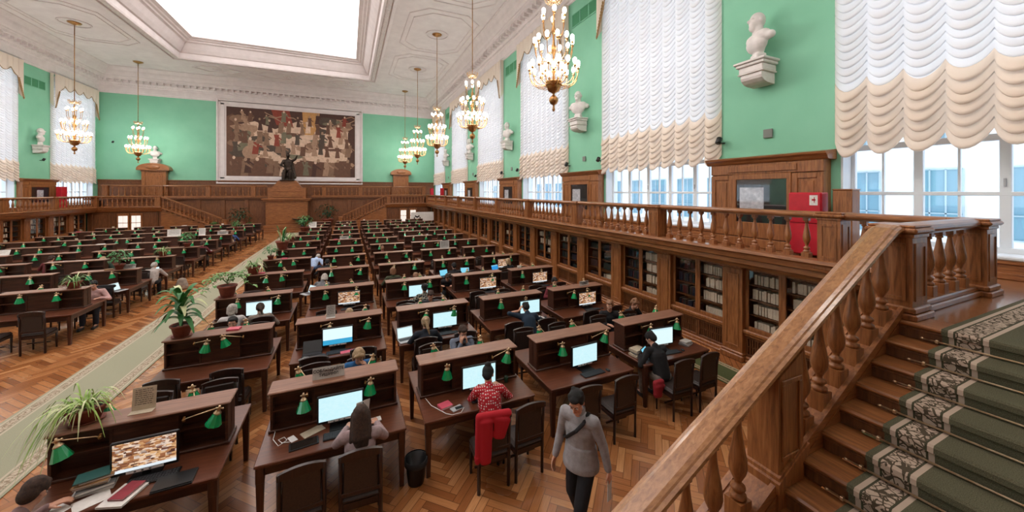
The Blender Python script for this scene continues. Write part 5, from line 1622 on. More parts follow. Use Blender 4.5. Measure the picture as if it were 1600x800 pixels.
pbook(-2.08, 5.05, DZ + .022, .15, .24, .018, -.4, redc, 'dark red book on top of pale magazine on the nearest left desk')
laptop(-1.70, 5.05, .05, 'slim closed black laptop at the front of the nearest left desk', None, True, open_=.02)
pbook(5.16 - .14, 5.33, DZ, .26, .2, .04, .1, paper_w, 'bottom cream book of the stack beside the tablet'); pbook(5.04, 5.33, DZ + .041, .24, .19, .035, -.1, grey_c, 'grey middle book of the stack beside the tablet'); pbook(5.03, 5.34, DZ + .077, .25, .19, .05, .15, paper_w, 'cream book topping the stack beside the tablet')
pbook(6.28, 5.3, DZ, .24, .19, .035, .3, grey_c, 'grey book under the white one at the right end desk'); pbook(6.3, 5.32, DZ + .036, .2, .15, .03, .1, paper, 'white book at the right end of desk by bookcases')
pbook(1.28, 5.2, DZ, .18, .15, .03, .25, pink, 'pink notebook left of the woman in red'); sheet(1.42, 5.08, DZ, .17, .11, .3, silver, 'notepad', 'grey notepad under the black phone left of the woman in red', 'notepad', .012)
sheet(1.45, 5.07, DZ + .012, .11, .055, .1, black_pl, 'mobile_phone', 'black phone lying on the grey notepad', 'phone', .009)
sheet(-.42, 5.36, DZ, .26, .14, .5, paper_w, 'open_magazine', 'yellow and white magazine left of the long-haired woman', 'magazine', .01); sheet(-.64, 5.3, DZ, .075, .13, .5, white_pl, 'mobile_phone', 'white phone with charging cable on the long-haired woman\'s desk', 'phone', .009)
sheet(-.64, 5.3, DZ + .0092, .06, .09, .5, black_pl, 'phone_screen', 'dark screen of the white phone', 'phone screen', .001) if False else None
a = MB(); a.tube([(-.66, 5.25, .785), (-.75, 5.27, .786), (-.8, 5.35, .787), (-.74, 5.38, .787), (-.7, 5.3, .788), (-.78, 5.22, .787), (-.86, 5.38, .79), (-.86, 5.55, .8)], .005, 5)
o = ob('charging_cable', a.mesh('charging_cable', white_pl)); tag(o, 'white charging cable curled beside the white phone', 'cable')
a = MB(); a.tube([(1.05, 5.5, .80), (1.1, 5.3, .785), (1.25, 5.02, .785), (1.32, 4.96, .784), (1.45, 4.96, .784), (1.52, 5.06, .784)], .005, 5)
o = ob('charging_cable', a.mesh('charging_cable', white_pl)); tag(o, 'white cable running past the pink notebook to the phone', 'cable')
sheet(.34, 5.28, DZ, .14, .1, .1, paper, 'notepad', 'white notepad at the right of the long-haired woman\'s desk', 'notepad', .014); sheet(.18, 5.36, DZ, .16, .1, .6, paper, 'paper_sheet', 'crumpled white sheet right of the long-haired woman', 'paper', .006)
sheet(.12, 5.2, DZ, .06, .12, .4, grey_c, 'mobile_phone', 'grey phone right of the long-haired woman', 'phone', .01)
a = MB(); a.T = Matrix.Rotation(.25, 4, 'X'); a.box(-.09, .09, 0, .012, 0, .26, .002); o = ob('standing_sheet', a.mesh('standing_sheet', paper), None, (.17, 5.42, .783), (0, 0, .3)); tag(o, 'white document propped upright right of the long-haired woman', 'document')
o = ob('computer_mouse', MOUSE, None, (.28, 5.13, .78)); tag(o, 'round black mouse near the desk edge beside the white notepad', 'mouse')
t = thing('pen_cup', 'dark green cup on the desk right of the woman in red', 'cup', (2.35, 5.45, DZ)); a = MB(); a.lathe([(.03, 0), (.034, .1), (.03, .1), (.026, .01)], 12); ob('cup_body', a.mesh('cup_body', plain('dark_green_cup', srgb(20, 60, 40), .3)), t)
pbook(.0, 7.72, DZ, .28, .13, .025, .12, pink, 'pink book in front of the keyboard, row two second desk')
sheet(-.55, 7.72, DZ, .3, .12, .15, key_m, 'folded_folder', 'grey folder at the front of row two second desk', 'folder', .03)
for i, (x, y, lab) in enumerate([(-.75, 7.72, 'tangle of pale headphones on row two second desk')]):
    a = MB(); 
    for q in range(5): a.tube([(.05 * math.cos(a_ * .9 + q) + .02 * q - .04, .04 * math.sin(a_ * .9 + q * 2), .01 + .006 * q) for a_ in range(8)], .006, 5)
    o = ob('headphones', a.mesh('headphones', silver), None, (x, y, DZ)); tag(o, lab, 'headphones')
t = thing('backpack', 'pale patterned backpack on the floor beside the left block aisle', 'bag', (-6.05, 18.6, 0), .3); a = MB(); a.cap_((0, 0, .18), (0, 0, .34), (.2, .16), (.15, .12)); a.box(-.2, .2, -.15, .15, 0, .2, .05)
organic('bag_body', a, mottled('bag_cloth', srgb(110, 100, 92), srgb(170, 156, 140), 8, .9), t, .02, 3)
a = MB(); a.tube([(-.06, 0, .46), (-.05, 0, .54), (.05, 0, .54), (.06, 0, .46)], .015, 6); ob('handle', a.mesh('bag_handle', black_mat), t)
# waste bin
t = thing('waste_bin', 'black plastic waste bin between the first two near desks', 'waste bin', (.83, 4.98, 0)); a = MB()
a.lathe([(.105, 0), (.14, .30), (.15, .30), (.15, .32), (.135, .32), (.10, .02)], 20); ob('bin_body', a.mesh('bin_body', black_pl), t)
a = MB(); a.lathe([(.152, .25), (.156, .27), (.152, .33), (.148, .33)], 20, cap=False); ob('bag_rim', a.mesh('bag_rim', black_mat), t)

# printed signs standing on the shelf tops
def text_mesh(s, size, mat, sp=1.1, bold=.0):
    c = bpy.data.curves.new('lettering', 'FONT'); c.body = s; c.size = size; c.align_x = 'CENTER'; c.align_y = 'CENTER'; c.space_line = sp; c.extrude = .0006; c.offset = bold
    o = bpy.data.objects.new('lettering', c); COL.objects.link(o)
    dg = bpy.context.evaluated_depsgraph_get(); me = bpy.data.meshes.new_from_object(o.evaluated_get(dg)); bpy.data.objects.remove(o)
    me.materials.clear(); me.materials.append(mat); return me
QUIET = text_mesh('СОБЛЮДАЙТЕ\nТИШИНУ!', .052, ink, 1.0, .0014)
def quiet_sign(x, y, rz, label, sc=1.0):
    t = thing('quiet_sign', label, 'sign', (x, y, 1.302), rz, None, sc)
    a = MB(); a.T = Matrix.Rotation(-.25, 4, 'X'); a.box(-.2, .2, 0, .004, 0, .155, .001); ob('card', a.mesh('card', silver_paper), t)
    a = MB(); a.T = Matrix.Rotation(.5, 4, 'X'); a.box(-.06, .06, .0, .004, 0, .14, .001); ob('prop', a.mesh('card_prop', silver_paper), t, (0, .08, 0))
    ob('lettering', QUIET, t, (0, math.sin(.25) * .078 - .004, .078), (PI / 2 - .25, 0, 0))
silver_paper = mottled('grey_card', srgb(176, 172, 166), srgb(196, 192, 186), 10, .7)
quiet_sign(-.25, 5.66, -.02, 'grey card reading quiet please in Russian on first row second desk')
quiet_sign(5.95, 8.33, .1, 'small white quiet card on row two desk nearest the bookcases', .8)
quiet_sign(-8.05 + 1.3, 16.4, 0, 'long white quiet card on a left block shelf, row five by the aisle', 1.0)
quiet_sign(-6.9, 27.1, 0, 'white quiet card on a shelf far in the left block', 1.3)
quiet_sign(-.2, 21.75, 0, 'white quiet card on row seven second desk', 1.1)
def notice(x, y, w_, h, rz, lean, label, mat, lines=8, seed=1):
    t = thing('paper_notice', label, 'notice', (x, y, 1.303), rz)
    a = MB(); a.T = Matrix.Rotation(-lean, 4, 'X'); a.box(-w_ / 2, w_ / 2, 0, .004, 0, h, .001); ob('sheet', a.mesh('notice_sheet', mat), t)
    a = MB(); a.T = Matrix.Rotation(-lean, 4, 'X'); rr = random.Random(seed)
    for q in range(lines):
        zz = h * (.88 - .72 * q / lines); x0 = -w_ * .38; 
        while x0 < w_ * .34:
            l = rr.uniform(.01, .04); a.box(x0, min(x0 + l, w_ * .38), -.0012, 0, zz, zz + h * .022); x0 += l + .008
    ob('print_lines', a.mesh('print_lines', ink), t)
    a = MB(); a.box(-w_ / 2, w_ / 2, -.09, 0, 0, .004, .001); ob('foot_flap', a.mesh('foot_flap', mat), t)
notice(-2.22, 5.74, .22, .26, -.02, .12, 'brown paper notice with printed lines standing on the nearest left desk', paper_w)
notice(-.33, 8.38, .17, .24, -.02, .15, 'grey paper notice standing on row two second desk', silver_paper, 10, 4)
notice(4.0, 16.35, .42, .36, -.02, .1, 'large grey notice on row five desk, fourth column', silver_paper, 10, 7)
notice(-2.35, 29.8, .5, .4, 0, .1, 'white notice far down the aisle column, row ten', paper, 8, 3)
notice(-9.2, 27.2, .62, .4, 0, .1, 'white poster with dark drawing far in the left block', paper, 6, 5); notice(-7.9, 27.15, .32, .42, 0, .1, 'white portrait poster beside the drawing poster, left block', paper, 6, 6)
notice(-13.0, 22.0, .7, .22, 0, .4, 'white sheet on a left block shelf, fourth column', paper, 3, 9)
t = thing('desk_calendar', 'white drawing board on wheels standing by the lit far right doors', 'display board', (6.9, 37.6, 0)); a = MB(); a.box(-1.15, 1.15, -.03, .03, .9, 1.8, .01); ob('board', a.mesh('board', paper), t)
t.name = 'display_board'
a = MB(); a.box(-1.1, -1.05, -.2, .2, 0, .95); a.box(1.05, 1.1, -.2, .2, 0, .95); ob('board_stand', a.mesh('board_stand', black_pl), t)
a = MB()
for q in range(6): a.ell((-.8 + .11 * q, -.035, 1.2 + .2 * abs(math.sin(q * 1.9))), (.07, .006, .09), 8, 5)
ob('drawing', a.mesh('drawing', ink), t)
rs = random.Random(21)
kinds = [('paper_card', 'small white card', paper, (.14, .02, .09)), ('closed_book', 'closed tan book', tan, (.2, .14, .03)), ('paper_stack', 'white paper stack', paper, (.28, .2, .03)), ('closed_book', 'closed pink book', pink, (.2, .14, .03)), ('paper_card', 'small cream card', paper_w, (.12, .02, .1))]
for side, k, c, x, y in DESKS:
    if k == 0: continue
    if rs.random() < .42:
        nm, lb, mt, (w_, d, h) = rs.choice(kinds)
        a = MB(); a.box(-w_ / 2, w_ / 2, -d / 2, d / 2, 0, h, .002)
        o = ob(nm, a.mesh(nm, mt), None, (x + rs.uniform(-.55, .6), y + rs.uniform(-.06, .06), 1.303), (0, 0, rs.uniform(-.3, .3)))
        tag(o, '%s on the shelf top of row %s desk %s, %s' % (lb, NUM[k + 1], where(side, c), SD[side]), 'book' if 'book' in nm else 'paper')
    if rs.random() < .35:
        a = MB(); a.box(-.14, .14, -.1, .1, 0, .01, .003)
        o = ob('open_papers', a.mesh('open_papers', rs.choice([paper, paper, paper_w])), None, (x + rs.uniform(-.6, .6), y - .5, .782), (0, 0, rs.uniform(-.6, .6)))
        tag(o, 'loose papers on the near side of row %s desk %s, %s' % (NUM[k + 1], where(side, c), SD[side]), 'paper')

# ------------------------------------------------------------ potted plants
leafm = [mottled('leaf_green_%s' % n_, c1, c2, 8, .5) for n_, c1, c2 in (('fresh', srgb(120, 160, 62), srgb(170, 200, 104)), ('deep', srgb(30, 92, 40), srgb(66, 136, 66)), ('mid', srgb(64, 118, 50), srgb(120, 160, 84)), ('dark', srgb(16, 42, 24), srgb(34, 70, 38)))]
cream_leaf = plain('cream_leaf_stripe', srgb(206, 212, 160), .5)
def pot(t, r, h, oval=1.0):
    a = MB(); a.lathe([(r * .66, 0), (r * .95, h * .85), (r * 1.06, h * .86), (r * 1.08, h), (r * .96, h), (r * .9, h * .85)], 20, sq=oval); ob('pot', a.mesh('pot', terracotta), t)
    a = MB(); a.lathe([(.0, h * .84), (r * .93, h * .86)], 20, sq=oval, cap=False); ob('soil', a.mesh('soil', soil), t)
    a = MB(); a.lathe([(r * .8, -.0), (r * .95, .02), (r * .92, .02), (r * .78, .008)], 20, sq=oval); ob('saucer', a.mesh('saucer', terracotta), t)
def leaf(mb, base, ang, L, w_, rise, droop, mi=0, n=7, cup=.0):
    c, s = math.cos(ang), math.sin(ang)
    prev = None
    for i in range(n + 1):
        t = i / n
        r = L * t; z = rise * L * t * (2 - t) * 1.0 - droop * L * t ** 2.4
        ww = w_ * (math.sin(PI * min(.97, t * .93 + .07)) ** .7)
        p = (base[0] + c * r, base[1] + s * r, base[2] + z)
        mb.mi = mi
        q = [mb.P(p[0] - s * ww, p[1] + c * ww, p[2] + cup * ww), mb.P(p[0], p[1], p[2] - .001), mb.P(p[0] + s * ww, p[1] - c * ww, p[2] + cup * ww)]
        if prev: mb.F(prev[0], prev[1], q[1], q[0]); mb.F(prev[1], prev[2], q[2], q[1])
        prev = q
def plant(x, y, z, kind, label, r=.13, h=.17, sc=1.0, oval=1.0, seed=1):
    rr = random.Random(seed)
    t = thing('potted_plant', label, 'plant', (x, y, z), rr.uniform(0, 1), 'potted plants', sc)
    pot(t, r, h, oval)
    a = MB(); a.smooth = True
    mats = {'spider': [leafm[2], cream_leaf], 'fresh': [leafm[0], cream_leaf], 'broad': [leafm[1], cream_leaf], 'trail': [leafm[2]], 'snake': [leafm[1], cream_leaf], 'bush': [leafm[1]], 'dark': [leafm[3]]}[kind]
    if kind in ('spider', 'fresh'):
        for k in range(60 if kind == 'fresh' else 46):
            leaf(a, (rr.uniform(-.04, .04), rr.uniform(-.04, .04), h * .9), rr.uniform(0, 6.28), rr.uniform(.16, .36), .008 if kind == 'fresh' else .012, rr.uniform(.3, 1.1), rr.uniform(.5, 1.2), int(rr.random() < .3))
        if kind == 'fresh':
            for k in range(46): leaf(a, (-.1, .05, h * .9), rr.uniform(1.8, 4.6), rr.uniform(.28, .5), .007, rr.uniform(.0, .6), rr.uniform(.8, 1.6), int(rr.random() < .3))
    elif kind == 'broad':
        a.tube([(0, 0, h * .8), (.01, 0, .38), (0, .01, .5)], .014, 6)
        for k in range(34):
            leaf(a, (0, 0, .26 + .3 * k / 34), k * 2.4 + rr.uniform(-.2, .2), rr.uniform(.28, .38), .042, .25 + .9 * k / 34, .75 - .3 * k / 34, int(rr.random() < .06), cup=.3)
    elif kind == 'trail':
        for k in range(9):
            an = rr.uniform(0, 6.28); L = rr.uniform(.2, .55)
            pts = [(L * q / 6 * math.cos(an + q * .15), L * q / 6 * math.sin(an + q * .15), h + .14 * math.sin(q * .6) + .1 * rr.random() + (.12 * q / 6 if k % 3 == 0 else 0)) for q in range(7)]
            a.tube(pts, .004, 4)
            for p in pts[1:]:
                for q in range(2): leaf(a, p, rr.uniform(0, 6.28), rr.uniform(.07, .11), .032, .3, .6, 0, 4, .2)
    elif kind == 'snake':
        for k in range(11): 
            an = rr.uniform(0, 6.28); leaf(a, (.03 * math.cos(an), .03 * math.sin(an), h * .8), an, .14, .022, rr.uniform(2.4, 4), 0, k % 4 == 0, 8, .2)
        for k in range(14): leaf(a, (0, 0, h * .9), rr.uniform(0, 6.28), rr.uniform(.2, .3), .012, 1.0, 1.0, 0)
    else:
        n = 130
        R_ = .3 if kind == 'bush' else .38
        for k in range(n):
            th = rr.uniform(0, 6.28); u = rr.uniform(-.6, 1); rad = R_ * rr.random() ** .4
            b = (rad * math.sqrt(max(0, 1 - u * u)) * math.cos(th), rad * math.sqrt(max(0, 1 - u * u)) * math.sin(th), h + .26 + rad * u)
            leaf(a, b, th + rr.uniform(-.6, .6), rr.uniform(.08, .14), .026, rr.uniform(0, .6), rr.uniform(.3, 1), 0, 4)
        for k in range(5): a.tube([(0, 0, h * .8), (.1 * math.cos(k * 1.3), .1 * math.sin(k * 1.3), h + .3)], .006, 4)
    f = ob('foliage', a.mesh('foliage', mats, False), t)
    return t
TZ = 1.303
plant(-2.70, 5.72, TZ, 'fresh', 'light green spider plant in oval pot on the nearest left desk', .165, .17, 1.0, .8, 3)
plant(-2.72, 8.36, TZ, 'broad', 'tall broad-leaved plant in clay pot on row two aisle desk', .14, .2, 1.12, 1, 5)
plant(-2.72, 11.05, TZ, 'trail', 'trailing pothos-like plant in clay pot on row three aisle desk', .16, .24, 1.2, 1, 6)
plant(-2.72, 13.75, TZ, 'spider', 'striped spider plant in clay pot on row four aisle desk', .15, .2, 1.2, 1, 7)
plant(-2.70, 16.4, TZ, 'bush', 'leafy green plant in clay pot on row five aisle desk', .15, .2, .75, 1, 8)
plant(-2.70, 19.1, TZ, 'snake', 'upright sword-leaved plant in clay pot on row six aisle desk', .17, .25, 1.5, 1, 9)
plant(-2.70, 21.8, TZ, 'spider', 'brownish small plant in clay pot on row seven aisle desk', .17, .25, 1.0, 1, 10)
plant(-2.6, 27.2, TZ, 'bush', 'pale bushy plant far down the aisle column, row nine', .2, .2, 1.4, 1, 11)
plant(-6.72, 13.72, TZ, 'spider', 'spider plant in clay pot on the first visible left shelf beside the aisle', .15, .19, 1.0, 1, 12)
plant(-6.95, 16.4, TZ, 'bush', 'bushy green plant in clay pot on row five, left block aisle desk', .15, .2, .9, 1, 13)
plant(-6.8, 19.1, TZ, 'spider', 'drooping plant in clay pot on row six, left block aisle desk', .16, .22, .9, 1, 14)
plant(-6.9, 21.8, TZ, 'bush', 'small dark-leaved plant on row seven, left block aisle desk', .15, .2, .9, 1, 15)
plant(-6.9, 30.0, TZ, 'bush', 'bright green round plant far in the left block', .15, .2, .9, 1, 17)
plant(-9.25, 41.2, .36, 'dark', 'large dark bushy plant on the podium left of the pedestal', .2, .3, 2.3, 1, 18)
plant(-1.9, 41.2, .36, 'dark', 'large dark bushy plant on the podium right of the pedestal', .2, .3, 2.6, 1, 19)
plant(-10.6, 39.2, .0, 'bush', 'low leafy plant at the foot of the far left flight', .3, .8, 1.0, 1, 20)
plant(-7.9, 38.6, .0, 'bush', 'airy plant on floor before the podium beside the left block', .3, .8, .9, 1, 22)
t = thing('black_bowl', 'wide black bowl on short stand before the statue pedestal', 'bowl', (-4.1, 40.9, .36)); a = MB(); a.lathe([(.3, 0), (.25, .05), (.12, .15), (.12, .5), (.5, .62), (.85, .85), (.9, .9), (.8, .88), (.4, .7)], 20); ob('bowl_body', a.mesh('bowl_body', black_pl), t)
# ------------------------------------------------------------ people
skin_m = mottled('skin', srgb(190, 136, 110), srgb(208, 156, 130), 12, .55)
def cloth(name, r, g, b, k=1.2): return mottled(name, srgb(r, g, b), srgb(min(255, int(r * k) + 3), min(255, int(g * k) + 3), min(255, int(b * k) + 3)), 18, .9, .25, bscale=70)
HAIR = {'black': mottled('black_hair', srgb(10, 9, 9), srgb(24, 20, 18), 40, .8, .4), 'brown': mottled('brown_hair', srgb(34, 22, 16), srgb(72, 48, 34), 40, .8, .4), 'blond': mottled('blond_hair', srgb(134, 106, 76), srgb(186, 156, 118), 40, .5, .4),
        'grey': mottled('grey_hair', srgb(150, 140, 130), srgb(196, 188, 180), 40, .6, .4), 'red': mottled('auburn_hair', srgb(96, 60, 38), srgb(150, 104, 70), 40, .5, .4)}
white_eye = plain('eye_white', srgb(214, 206, 200), .3); iris = plain('dark_iris', srgb(28, 20, 16), .2); lip_m = plain('lips', srgb(150, 84, 76), .5)
black_cl = cloth('black_cloth', 18, 18, 22); 
def ik(S, W_, l1, l2, pole):
    S, W_, pole = Vector(S), Vector(W_), Vector(pole)
    d = W_ - S; D = min(d.length, (l1 + l2) * .995)
    u = d.normalized(); W2 = S + u * D
    a = (l1 * l1 - l2 * l2 + D * D) / (2 * D); h = math.sqrt(max(0, l1 * l1 - a * a))
    pp = pole - u * pole.dot(u); pp.normalize()
    return S + u * a + pp * h, W2
def hand(mb, W_, fdir, up, side, curl=.5, detail=True):
    """palm and five fingers; fdir along the hand, up = back of the hand"""
    f = Vector(fdir).normalized(); u = Vector(up); u = (u - f * u.dot(f)).normalized(); s = f.cross(u) * side
    c = Vector(W_)
    for k, o in enumerate((-.030, -.010, .010, .030)):
        mb.cap_(c + f * .01 + s * o * .6, c + f * .085 + s * o, .016, .013, 8)
    if not detail:
        for k, o in enumerate((-.028, 0, .028)): mb.cap_(c + f * .085 + s * o, c + f * .15 + s * o - u * .02, .012, .009, 6)
        mb.cap_(c + f * .03 + s * .03, c + f * .09 + s * .06, .013, .01, 6); return
    for k, (o, L) in enumerate(((-.033, .055), (-.012, .07), (.011, .075), (.033, .068))):
        b = c + f * .09 + s * o; a1 = curl * .6; a2 = curl * 1.5
        m1 = b + (f * math.cos(a1) - u * math.sin(a1)) * L * .5; m2 = m1 + (f * math.cos(a2) - u * math.sin(a2)) * L * .5
        mb.cap_(b, m1, .0098, .009, 8); mb.cap_(m1, m2, .009, .0075, 8)
    b = c + f * .025 + s * .034; m1 = b + (f * .7 + s * .6 - u * .2).normalized() * .042; m2 = m1 + (f * .9 + s * .2 - u * .3).normalized() * .032
    mb.cap_(b, m1, .013, .011, 8); mb.cap_(m1, m2, .0105, .0085, 8)
def head_T(c, pitch, yaw, roll=0):
    return Matrix.Translation(c) @ Matrix.Rotation(yaw, 4, 'Z') @ Matrix.Rotation(-pitch, 4, 'X') @ Matrix.Rotation(roll, 4, 'Y')
def add_head(mb):
    mb.ell((0, -.012, .025), (.074, .094, .098), 16, 12); mb.ell((0, .028, -.03), (.058, .062, .075), 14, 10); mb.ell((0, .055, -.078), (.028, .026, .02), 8, 6)
    mb.cap_((0, .092, .015), (0, .108, -.022), .009, .0125, 8); mb.ell((-.012, .098, -.026), (.009, .01, .007), 6, 4); mb.ell((.012, .098, -.026), (.009, .01, .007), 6, 4)
    mb.cap_((-.045, .07, .032), (.045, .07, .032), .013, .013, 8)
    mb.ell((-.04, .06, -.018), (.02, .022, .018), 8, 6); mb.ell((.04, .06, -.018), (.02, .022, .018), 8, 6)
    mb.cap_((-.018, .086, -.052), (.018, .086, -.052), .0085, .0085, 8)
    for s in (-1, 1): mb.ell((s * .078, -.008, -.004), (.010, .02, .03), 8, 6)
def person(x, y, z, rz, label, pose, wrists, hair, haircol, top, bottom, head=(0, 0, 0), lean=.2, detail=False, sleeves=True, shoes=None, scale=1.0, side_lean=0.0, extra=None, hand_dirs=None, legs=None, group=None, facefx=True):
    t = thing('person', label, 'person', (x, y, z), rz, group, scale)
    vox = .009 if detail else .016
    if pose == 'sit':
        hip = Vector((0, .02, .57)); up = Vector((side_lean, math.sin(lean), math.cos(lean))).normalized()
        N = hip + up * .47
        kn = [Vector((-.13, .42, .53)), Vector((.13, .42, .53))]; an = [Vector((-.13, .40, .09)), Vector((.13, .44, .09))]; toe = [a + Vector((0, .17, -.045)) for a in an]
    else:
        hip = Vector((0, 0, .93)); up = Vector((side_lean, math.sin(lean), math.cos(lean))).normalized()
        N = hip + up * .50
        kn = [Vector((-.10, .10, .50)), Vector((.10, .06, .50))]; an = [Vector((-.10, .20, .10)), Vector((.11, -.16, .12))]; toe = [a + Vector((0, .17, -.055)) for a in an]
        if legs: kn, an, toe = legs
    H = N + Vector((head[2] * .1, math.sin(lean + head[0] * .6), math.cos(lean + head[0] * .6))).normalized() * .165
    sh = [N + Vector((-.175, 0, -.045)), N + Vector((.175, 0, -.045))]
    el, wr = [], []
    for i, s in enumerate((-1, 1)):
        e, w_ = ik(sh[i], wrists[i], .29, .255, (s * .6, -.35, -.6) if pose == 'sit' else (s * .3, -1, 0)); el.append(e); wr.append(w_)
    b = MB()
    T = head_T(H, head[0] + lean * .3, head[1], head[2]); b.T = T; add_head(b); b.T = Matrix()
    b.cap_(N - up * .03, H - up * .04, .058, .053); chest = hip + up * .32
    b.cap_(hip, chest, (.13, .09), (.14, .10)); b.cap_(chest, N - up * .08, (.14, .10), (.10, .075)); b.cap_(sh[0], sh[1], .055, .055)
    hp = [hip + Vector((-.09, 0, -.02)), hip + Vector((.09, 0, -.02))]
    for i in (0, 1):
        b.cap_(sh[i], el[i], .047, .038); b.cap_(el[i], wr[i], .038, .027)
        b.cap_(hp[i], kn[i], .075, .055); b.cap_(kn[i], an[i], .052, .036); b.cap_(an[i], toe[i], .034, .028)
        fd = (wr[i] - el[i]).normalized()
        if hand_dirs and hand_dirs[i]: fd, uu, cu = Vector(hand_dirs[i][0]), Vector(hand_dirs[i][1]), hand_dirs[i][2]
        else: fd = (fd + Vector((0, 0, -fd.z * (.8 if pose == 'sit' else 0)))).normalized(); uu, cu = (Vector((0, 0, 1)), .45) if pose == 'sit' else (Vector(((-1, 1)[i], 0, .0)), .6)
        hand(b, wr[i], fd, uu, (1, -1)[i] if True else 1, cu, detail)
    organic('body', b, skin_m, t, .0065 if detail else .011, 2)
    c = MB()
    c.cap_(hip + up * .0, chest, (.165, .125), (.175, .13)); c.cap_(chest, N - up * .09, (.175, .13), (.14, .095)); c.cap_(sh[0] + Vector((.01, 0, -.01)), sh[1] + Vector((-.01, 0, -.01)), .075, .075); c.cap_(N - up * .05, N + up * .02, (.075, .07), (.066, .062))
    for i in (0, 1):
        c.cap_(sh[i], el[i], .068, .053)
        if sleeves: c.cap_(el[i], el[i] + (wr[i] - el[i]) * .93, .053, .041)
    if pose != 'sit':
        c.lathe([(.200, -.12), (.212, -.105), (.212, -.05), (.198, .0), (.178, .14)], 24, (hip.x, hip.y + .01, hip.z), sq=.80)
    organic('top_garment', c, top, t, vox, 3 if detail else 2)
    d = MB(); d.cap_(hip + Vector((-.05, 0, -.01)), hip + Vector((.05, 0, -.01)), (.11, .11), (.11, .11))
    for i in (0, 1): d.cap_(hp[i], kn[i], .098, .076); d.cap_(kn[i], an[i] + (kn[i] - an[i]) * .1, .073, .058)
    organic('trousers', d, bottom, t, vox * 1.2, 2)
    for i in (0, 1):
        s_ = MB()
        s_.cap_(an[i] + Vector((0, -.02, -.03)), toe[i] + Vector((0, .03, 0)), (.045, .04), (.045, .032)); s_.box(an[i].x - .04, an[i].x + .04, an[i].y - .06, toe[i].y + .06, min(toe[i].z, an[i].z) - .045, min(toe[i].z, an[i].z) - .02, .01)
        organic('shoe', s_, shoes or black_pl, t, .014, 2)
    if facefx:
        e = MB(); e.T = T
        for s in (-1, 1): e.ell((s * .031, .0765, .008), (.0145, .0095, .008), 10, 6)
        ew = ob('eyes', e.mesh('eyes', white_eye), t)
        e = MB(); e.T = T
        for s in (-1, 1): e.ell((s * .031, .084, .007), (.0065, .004, .0065), 8, 6)
        ob('iris', e.mesh('iris', iris), ew)
        e = MB(); e.T = T
        for s in (-1, 1): e.cap_((s * .018, .090, .038), (s * .048, .078, .038), .0045, .003, 6)
        ob('eyebrows', e.mesh('eyebrows', HAIR[haircol]), t)
        e = MB(); e.T = T; e.ell((0, .0925, -.052), (.021, .006, .0065), 10, 6); ob('lips', e.mesh('lips', lip_m), t)
    h = MB(); h.T = T
    h.ell((0, -.030, .045), (.086, .094, .090), 16, 12); h.ell((0, -.055, .0), (.080, .066, .085), 14, 10); h.ell((0, .035, .088), (.06, .045, .032), 12, 8)
    for s in (-1, 1): h.ell((s * .072, -.005, .04), (.018, .04, .045), 8, 6)
    if hair == 'short':
        rr = random.Random(int(x * 100))
        for q in range(14): h.ell((rr.uniform(-.055, .055), rr.uniform(-.085, .035), rr.uniform(.085, .105)), (.03, .03, .022), 8, 6)
    elif hair == 'bob':
        for s in (-1, 1): h.cap_((s * .075, -.02, .04), (s * .082, -.01, -.08), (.026, .05), (.022, .04))
        h.cap_((0, -.07, 0), (0, -.08, -.1), (.08, .04), (.07, .03)); h.ell((.045, .055, .08), (.045, .03, .03)); h.ell((-.045, .055, .08), (.045, .03, .03))
    elif hair == 'long':
        h.cap_((0, -.07, .02), (.0, -.11, -.22), (.095, .055), (.10, .04)); h.cap_((0, -.11, -.2), (.02, -.10, -.36), (.10, .04), (.06, .025))
        for s in (-1, 1): h.cap_((s * .075, -.03, .03), (s * .1, -.06, -.24), (.035, .045), (.03, .03))
    elif hair == 'bun':
        h.ell((0, -.07, .125), (.052, .052, .045), 12, 8)
    elif hair == 'pony':
        h.ell((0, -.11, .06), (.035, .035, .035)); h.cap_((0, -.13, .06), (.03, -.17, -.10), .035, .03); h.cap_((.03, -.17, -.1), (.06, -.15, -.22), .03, .012)
    organic('hair', h, HAIR[haircol], t, .009, 1)
    if extra: extra(t, dict(hip=hip, up=up, N=N, H=H, sh=sh, el=el, wr=wr, chest=chest, T=T))
    return t
TW = lambda x1, y1, x2, y2, z=.84: [(x1, y1, z), (x2, y2, z)]

# 1 the walking man
sweat = cloth('grey_knit', 132, 128, 130, 1.15); dtr = cloth('black_trousers', 14, 14, 18)
def man_extra(t, P):
    a = MB()
    N, hip = P['N'], P['hip']
    pts = []
    p0 = N + Vector((-.11, .0, .035)); p1 = P['chest'] + Vector((-.02, .145, .04)); p2 = hip + Vector((.18, .06, .16)); p3 = hip + Vector((.12, -.12, .2)); p4 = P['chest'] + Vector((-.05, -.13, .1))
    loop = [p0, N + Vector((-.09, .085, -.05)), p1, hip + Vector((.12, .14, .22)), p2, p3, p4, N + Vector((-.1, -.08, -.03)), p0]
    for u, v in zip(loop, loop[1:]):
        for q in range(1): a.cap_(u, v, (.020, .009), (.020, .009), 8)
    ob('shoulder_strap', a.mesh('shoulder_strap', black_mat), t)
    w_ = P['wr'][1]
    k = MB(); k.smooth = True
    for q in range(3): k.lathe([(.068 - q * .002, 0), (.073 - q * .002, .012), (.068 - q * .002, .024)], 16, (N.x, N.y + .005, N.z + .005 + q * .02), cap=False)
    ob('ribbed_collar', k.mesh('ribbed_collar', sweat), t)
MX, MY, MRZ = 2.40, 3.42, 2.08
